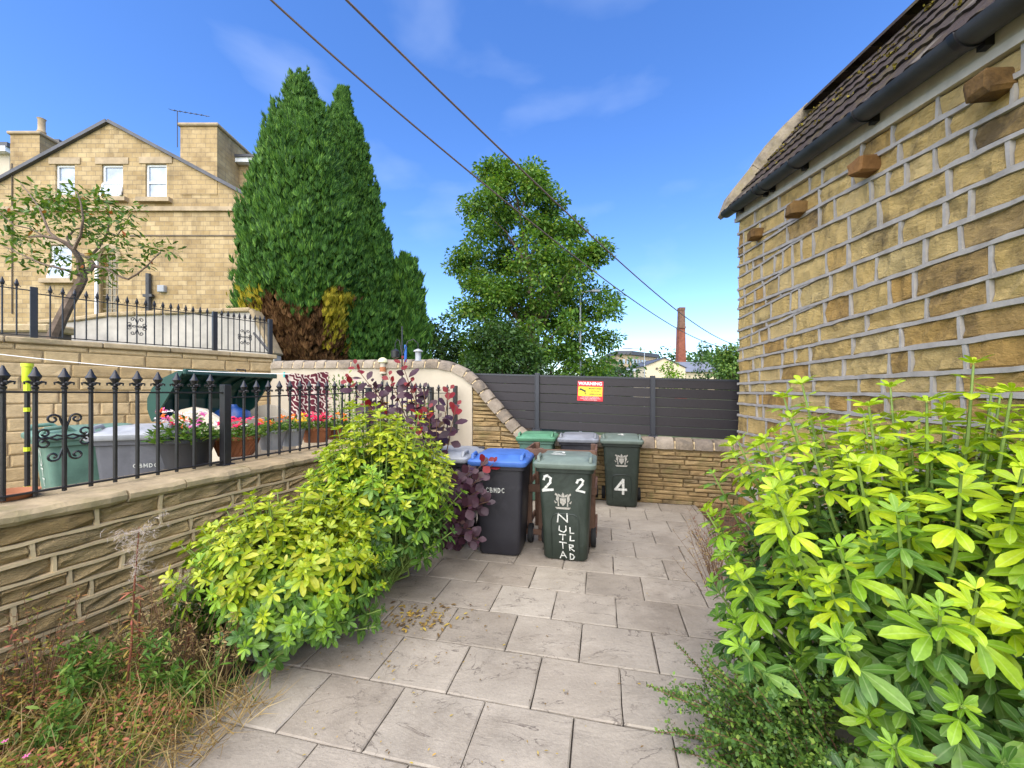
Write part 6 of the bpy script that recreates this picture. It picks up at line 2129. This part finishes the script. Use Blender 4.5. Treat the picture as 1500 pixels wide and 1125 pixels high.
choisya('wide golden-leaved shrub spilling over the paving below the coping slabs', (-1.62, 2.82, 0), (-1.50, 2.66, .45), (.62, .48, .50), 330, .085, 71, upright=.32, per=9)
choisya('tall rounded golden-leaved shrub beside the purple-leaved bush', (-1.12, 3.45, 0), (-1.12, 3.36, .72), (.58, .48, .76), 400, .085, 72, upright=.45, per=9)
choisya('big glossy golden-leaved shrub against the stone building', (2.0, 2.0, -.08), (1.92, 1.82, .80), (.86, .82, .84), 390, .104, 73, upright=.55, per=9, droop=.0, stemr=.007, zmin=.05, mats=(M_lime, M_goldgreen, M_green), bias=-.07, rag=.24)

# purple smoke bush
def cotinus():
    r = random.Random(5)
    root = G(655, 800) + Vector((-.12, .18, 0))
    t = thing('smoke_bush', 'purple-leaved smoke bush with dark red tips in front of the black bins', 'shrub', tuple(root))
    v, f = leaflet(.72, .06, .10, .55)
    me = [np_mesh('leaf', v[None], f, mt, smooth=True) for mt in (M_purple, M_redleaf)]
    shoots = [((520, 536), 4.35), ((508, 556), 4.5), ((588, 528), 4.3), ((570, 552), 4.4), ((602, 562), 4.3), ((658, 572), 4.2), ((668, 595), 4.1), ((628, 600), 4.1), ((610, 625), 4.1), ((610, 600), 4.2), ((715, 672), 3.75), ((690, 690), 3.7), ((722, 680), 3.85),
              ((690, 775), 3.6), ((665, 735), 3.65), ((675, 700), 3.7), ((660, 790), 3.7), ((700, 790), 3.72), ((560, 600), 4.4), ((535, 590), 4.5), ((650, 700), 3.8), ((640, 760), 3.85), ((700, 720), 3.7), ((680, 712), 3.85), ((705, 700), 3.72), ((655, 715), 3.9), ((715, 735), 3.72), ((690, 740), 3.65), ((672, 765), 3.62), ((620, 570), 4.25), ((545, 562), 4.4), ((580, 600), 4.2), ((640, 615), 4.1), ((600, 640), 4.1)]
    extra = []
    n = 0
    for (px, D) in shoots:
        tip = P(px[0], px[1], D)
        s0 = root + Vector((r.uniform(-.06, .06), r.uniform(-.06, .06), 0))
        hv = tip - s0
        mid = s0 + Vector((hv.x * .45, hv.y * .45, hv.z * .62))
        pts = [s0, s0.lerp(mid, .5), mid, mid.lerp(tip, .55) + UP * .02, tip]
        m = MB(); m.tube(pts, [.010, .009, .007, .005, .003], 5); m.build('stem', M_twig, t, world=True, smooth=True)
        L = (tip - mid).length
        k = 13
        dr = (tip - pts[3]).normalized()
        x = dr.orthogonal().normalized(); y = dr.cross(x)
        for i in range(k):
            b = i / (k - 1)
            q = tip.lerp(mid, min(1, b * .50 / max(L, .1)))
            an = i * 2.4
            el = .9 - 1.0 * b
            ld = (x * math.cos(an) + y * math.sin(an)) * math.cos(el) + dr * math.sin(el)
            ld.normalize(); xx = ld.cross(Vector((0, -.75, .6)))
            if xx.length < 1e-3: continue
            xx.normalize(); zz2 = xx.cross(ld)
            M3 = Matrix((xx, ld, zz2)).transposed() @ Matrix.Rotation(r.uniform(-.5, .5), 3, 'Y')
            sz = (.055 + .075 * min(1, b * 3)) * r.uniform(.75, 1.2)
            red = (i < 4 and px[1] < 690)
            if n < 300:
                link('leaf', me[1 if red else 0], t, q + ld * .02 - root, M3.to_euler(), (sz, sz, sz)); n += 1
            else: extra.append((tuple(q + ld * .02), tuple(ld), tuple(zz2), sz))
    if extra:
        V = scatter(v, np.array([e[0] for e in extra]), np.array([e[1] for e in extra]), np.array([e[2] for e in extra]), np.array([e[3] for e in extra]))
        o = link('foliage', np_mesh('foliage', V, f, M_purple, WM[t].inverted(), smooth=True), t); tag(o, kind='stuff')
cotinus()

# small-leaved spreading shrub by the path edge
def feathery():
    r = np.random.default_rng(9); rr = random.Random(9)
    root = Vector((1.32, 1.62, -.05))
    t = thing('small_leaved_shrub', 'dark green small-leaved shrub with feathery shoots spreading over the paving', 'shrub', tuple(root))
    m = MB(); pos, d = [], []
    for i in range(150):
        a = rr.uniform(1.75, 4.6)
        el = rr.uniform(.12, 1.25)
        Ln = rr.uniform(.32, .78) * (1.0 if el < .9 else .85)
        dr = Vector((math.cos(a) * math.cos(el), math.sin(a) * math.cos(el) * .9, math.sin(el)))
        s0 = root + Vector((rr.uniform(-.16, .12), rr.uniform(-.25, .25), rr.uniform(0, .12)))
        pts = []
        for k in range(9):
            q = k / 8
            pts.append(s0 + dr * (Ln * q) + Vector((0, 0, -.10 * q * q + .015 * math.sin(q * 7 + i))))
        m.tube(pts, [.005 - .0004 * k for k in range(9)], 4)
        nl = int(Ln / .0075)
        for k in range(nl):
            q = .15 + .85 * k / nl
            j = min(7, int(q * 8)); f_ = q * 8 - j
            p_ = pts[j].lerp(pts[j + 1], f_)
            an = k * 2.4 + i
            x = dr.orthogonal().normalized(); y = dr.cross(x)
            ld = (x * math.cos(an) + y * math.sin(an)) * .8 + dr * .7
            if rr.random() < .16 and q < .9:
                sl = rr.uniform(.05, .14)
                for w in range(int(sl / .008)):
                    pos.append(tuple(p_ + ld * (w * .008))); x2 = ld.orthogonal().normalized(); y2 = ld.cross(x2); an2 = w * 2.4
                    d.append(tuple((x2 * math.cos(an2) + y2 * math.sin(an2)) * .8 + ld * .7))
            pos.append(tuple(p_)); d.append(tuple(ld))
    m.build('stems', M_twig, t, world=True)
    pos, d = np.array(pos), np.array(d); n = len(pos)
    V = scatter(QF * np.array([1.25, 1, 1]), pos, d, np.tile([[0, 0, 1.]], (n, 1)) + r.normal(0, .4, (n, 3)), r.uniform(.013, .024, n))
    o = link('foliage', np_mesh('foliage', V, QFf, M_smallleaf, WM[t].inverted()), t); tag(o, kind='stuff')
feathery()

# dry brown weed by the bed edge
def dryweed(label, root, n, h, spread, sd, mt=M_straw, sm=M_twig, group=None, name='dry_weed', leafn=10, lsz=.02):
    r = random.Random(sd); root = Vector(root)
    t = thing(name, label, 'weed', tuple(root), 0, group)
    m = MB(); pos, d = [], []
    for i in range(n):
        a = r.random() * 6.283; s_ = spread * math.sqrt(r.random())
        s0 = root + Vector((math.cos(a) * s_ * .35, math.sin(a) * s_ * .35, 0))
        hh = h * r.uniform(.5, 1.1)
        tip = s0 + Vector((math.cos(a) * s_, math.sin(a) * s_, hh))
        mid = s0.lerp(tip, .5) + Vector((r.uniform(-.04, .04), r.uniform(-.04, .04), .06 * hh))
        m.tube([s0, mid, tip], [.0028, .002, .001], 4)
        for k in range(4):
            q = r.uniform(.35, .95); p_ = s0.lerp(mid, q * 2) if q < .5 else mid.lerp(tip, q * 2 - 1)
            e = p_ + Vector((r.uniform(-.08, .08), r.uniform(-.08, .08), r.uniform(.0, .09)))
            m.tube([p_, e], [.0016, .0008], 3)
            for w in range(leafn // 4 + 1):
                pos.append(tuple(p_.lerp(e, r.random()))); d.append((r.gauss(0, 1), r.gauss(0, 1), r.gauss(.4, .7)))
        for w in range(leafn):
            pos.append(tuple(mid.lerp(tip, r.random()))); d.append((r.gauss(0, 1), r.gauss(0, 1), r.gauss(.4, .7)))
    m.build('stems', sm, t, world=True)
    pos, d = np.array(pos), np.array(d); k = len(pos)
    V = scatter(LF * np.array([.7, 1, 1]), pos, d, np.tile([[0, 0, 1.]], (k, 1)) + nrg.normal(0, .5, (k, 3)), nrg.uniform(.6, 1.4, k) * lsz)
    o = link('foliage', np_mesh('foliage', V, LFf, mt, WM[t].inverted()), t); tag(o, kind='stuff')
    return t
dryweed('dry brown twiggy weed leaning over the paving edge beside the golden shrub', G(1062, 880, -.08), 60, .55, .33, 3, M_straw, M_twig, leafn=7, lsz=.02)
dryweed('reddish dry weed at the far end of the bed beside the stone building', G(1060, 812, -.1), 50, .50, .32, 4, leafmat('rusty_leaf', [(0, (.16, .05, .04)), (.6, (.28, .11, .07)), (1, (.32, .2, .1))], .8, .2, .1), M_twig, leafn=7, lsz=.02)

# left-hand weeds
def groundcover(name, label, npos, d, up, size, mat, tmpl=LF, tf=LFf):
    V = scatter(tmpl, npos, d, up, size)
    o = link(name, np_mesh(name, V, tf, mat)); tag(o, label, name.replace('_', ' '), kind='stuff'); return o
def bedpts(n, s0, s1, d0, d1, r, front=None):
    s_ = s0 + (s1 - s0) * r.random(n); dd = d0 + (d1 - d0) * r.random(n)
    o_ = np.array(LO); return o_[None] + s_[:, None] * np.array(LD) + dd[:, None] * np.array(LN), s_, dd
r9 = np.random.default_rng(77)
# herb-robert cushion: mounds of small lobed leaves, reddish
n = 16000
pp_, s_, dd = bedpts(n, 1.0, 2.5, .30, 1.35, r9)
hm = np.clip(.44 - .22 * np.abs(s_ - 1.55), .04, .5) * (1.0 - .48 * ((dd - .3) / 1.15)) * (0.75 + .5 * np.array([noise.noise(Vector((a * 3, b * 3, 4))) for a, b in zip(s_, dd)]))
pp_[:, 2] = .02 + hm * (r9.random(n) ** .6)
dv = r9.normal(0, 1, (n, 3)); dv[:, 2] = np.abs(dv[:, 2]) * .4
groundcover('weeds', 'low reddish and green weeds with small lobed leaves below the garden wall', pp_, dv, np.tile([[0, 0, 1.]], (n, 1)) + r9.normal(0, .5, (n, 3)), r9.uniform(.012, .032, n), M_weed)
n = 1300
pp_, s_, dd = bedpts(n, 1.3, 3.2, .28, 1.30, r9)
pp_[:, 2] = .02 + .26 * r9.random(n) ** 1.3 * (1.1 - .7 * (dd - .28))
dv = r9.normal(0, 1, (n, 3)); dv[:, 2] = np.abs(dv[:, 2]) * .6 + .2
groundcover('weeds', 'green leafy weeds between the garden wall and the wide golden shrub', pp_, dv, np.tile([[0, 0, 1.]], (n, 1)) + r9.normal(0, .5, (n, 3)), r9.uniform(.025, .055, n), M_weedg)
# grasses, green and dry
for (nm, lab, cnt, mt, s0, s1, d1, hmin, hmax, lean) in (('grass', 'thin green grass blades among the weeds', 900, M_weedg, 1.1, 2.9, 1.45, .08, .30, .5), ('dry_grass', 'tangled straw-coloured dry grass along the edge of the paving', 4200, M_straw, 1.15, 2.75, 1.55, .07, .32, 1.2)):
    pp_, s_, dd = bedpts(cnt, s0, s1, .32, d1, r9)
    pp_[:, 2] = .015
    if nm == 'dry_grass': pp_[:, 2] += .12 * r9.random(cnt) * (1.5 - dd)
    dv = r9.normal(0, lean * .6, (cnt, 3)); dv[:, 2] = .55 + .3 * r9.random(cnt)
    Lh = r9.uniform(hmin, hmax, cnt)
    T = BL * np.array([.022, 1, 1.6])
    groundcover(nm, lab, pp_, dv, r9.normal(0, 1, (cnt, 3)) + np.array([0, 0, .4]), Lh, mt, T, BLf)
# leaf litter on paving and soil
n = 420
cx = np.concatenate([r9.normal(612, 34, 150), r9.uniform(400, 1000, 170), r9.normal(560, 60, 100)]); cy = np.concatenate([r9.normal(905, 10, 150), r9.uniform(790, 1120, 170), r9.normal(945, 25, 100)])
ok = cy > 780
pts = np.array([tuple(G(x, y, .004)) for x, y in zip(cx, cy)]); pts[:, 2] = .009 + .004 * r9.random(n)
dv = r9.normal(0, 1, (n, 3)); dv[:, 2] *= .06
sz = np.where(np.arange(n) < 150, r9.uniform(.02, .05, n), r9.uniform(.006, .022, n))
groundcover('leaf_litter', 'yellow and brown fallen leaves scattered on the paving', pts, dv, np.tile([[0, 0, 1.]], (n, 1)) + r9.normal(0, .15, (n, 3)), sz, M_litter)
# flowering stems of the herb-robert
def flowerstems(label, n, s0, s1, d0, d1, h, mt, sd, sz, name='pink_wildflower'):
    r = random.Random(sd)
    t = thing(name, label, 'wildflower', tuple(LW((s0 + s1) / 2, (d0 + d1) / 2, .02)))
    m = MB(); 
    for i in range(n):
        s_ = r.uniform(s0, s1); d_ = r.uniform(d0, d1); hh = h * r.uniform(.7, 1.2)
        a = LW(s_, d_, .02); b = a + Vector((r.uniform(-.08, .08), r.uniform(-.08, .08), hh))
        m.tube([a, a.lerp(b, .5) + Vector((r.uniform(-.03, .03), 0, .02)), b], [.002, .0017, .001], 4)
        K = 5; aa = np.linspace(0, 6.283, K, endpoint=False)
        dd_ = np.stack([np.cos(aa), np.sin(aa) - .4, .35 + 0 * aa], 1)
        link('flower', np_mesh('flower', scatter(LF, np.tile(np.array(b), (K, 1)), dd_, np.tile([[0, -.7, .7]], (K, 1)), np.full(K, sz)), LFf, mt, WM[t].inverted()), t)
    m.build('stems', M_twig, t, world=True)
flowerstems('pink five-petalled wildflowers dotted over the reddish weeds', 34, 1.15, 2.1, .45, 1.3, .30, M_pink, 1, .011)
flowerstems('tiny white wildflowers low among the weeds', 12, 1.1, 1.8, .8, 1.4, .14, M_whitep, 2, .011, 'white_wildflower')
# willowherb with fluffy seed heads
def willow(label, px, D, sd, h, lean, fl):
    r = random.Random(sd)
    rt = Vector(((px[0] - 750) / F * D, D, .02)); tp = P(px[1], px[2], D - .05)
    t = thing('willowherb', label, 'willowherb', tuple(rt), 0, 'willowherbs by the wall')
    m = MB(); pts = [rt, rt.lerp(tp, .35) + Vector((.01, 0, 0)), rt.lerp(tp, .7), tp]
    m.tube(pts, [.006, .005, .004, .002], 6); m.build('stem', plain('red_stem_%d' % sd, (.20, .06, .03), .7, .3, 9, bmp=.1), t, world=True, smooth=True)
    pos, d = [], []
    for i in range(40):
        q = r.uniform(.2, .75); pos.append(tuple(rt.lerp(tp, q))); a = r.random() * 6.28; d.append((math.cos(a), math.sin(a), r.uniform(-.6, .5)))
    pos, d = np.array(pos), np.array(d)
    o = link('leaves', np_mesh('leaves', scatter(LF * np.array([.55, 1, 1]), pos, d, np.tile([[0, 0, 1.]], (len(pos), 1)), nrg.uniform(.03, .075, len(pos))), LFf, M_weed, WM[t].inverted()), t); tag(o, kind='stuff')
    if fl:
        m = MB(); pos, d = [], []
        for i in range(34):
            q = r.uniform(.68, 1.0); p_ = rt.lerp(tp, q); a = r.random() * 6.28; l = r.uniform(.05, .14)
            e = p_ + Vector((math.cos(a) * l, math.sin(a) * l, r.uniform(-.02, .08))); m.tube([p_, p_.lerp(e, .5) + UP * .02, e], [.0012, .001, .0008], 3)
            for k in range(26):
                pos.append(tuple(p_.lerp(e, r.random()))); d.append((r.gauss(0, 1), r.gauss(0, 1), r.gauss(0, 1)))
        m.build('seed_stalks', M_straw, t, world=True)
        pos, d = np.array(pos), np.array(d); k = len(pos)
        o = link('seed_fluff', np_mesh('seed_fluff', scatter(BL * np.array([.07, 1, 1]), pos, d, nrg.normal(0, 1, (k, 3)), nrg.uniform(.015, .034, k)), BLf, M_fluff, WM[t].inverted()), t); tag(o, kind='stuff')
willow('tall red-stemmed willowherb with a fluffy white seed head against the garden wall', (182, 204, 772), 2.05, 1, 1, 0, True)
willow('shorter willowherb with drying leaves beside the fluffy-topped one', (198, 206, 880), 2.1, 2, 1, 0, False)
willow('small willowherb with a thin seed head near the wide golden shrub', (275, 272, 850), 2.35, 3, 1, 0, True)
for i, (x, D_, hh, lab) in enumerate(((40, 1.95, .55, 'rusty dry weed clump leaning on the garden wall amid pink wildflowers'), (250, 2.2, .60, 'brown dry weed clump between the willowherbs and the wide golden shrub'), (310, 2.25, .42, 'low straw-coloured dead weed under the edge of the wide golden shrub'))):
    dryweed(lab, Vector(((x - 750) / F * D_, D_, .02)), 34, hh, .20, 80 + i, M_weed if i == 0 else M_straw, M_twig, None, 'dry_weed', 8, .022)
# leafy young weeds
for i, (x, y, D) in enumerate(((120, 1010, 1.95), (150, 1000, 2.05), (235, 1010, 2.05), (265, 1030, 2.0), (90, 1060, 1.75))):
    dryweed('leafy green upright weed rooted below the garden wall', Vector(((x - 750) / F * D, D, .02)), 6, .36 if i < 3 else .26, .08, 60 + i, M_weedg, M_greenstem, 'leafy weeds', 'leafy_weed', 18, .04)
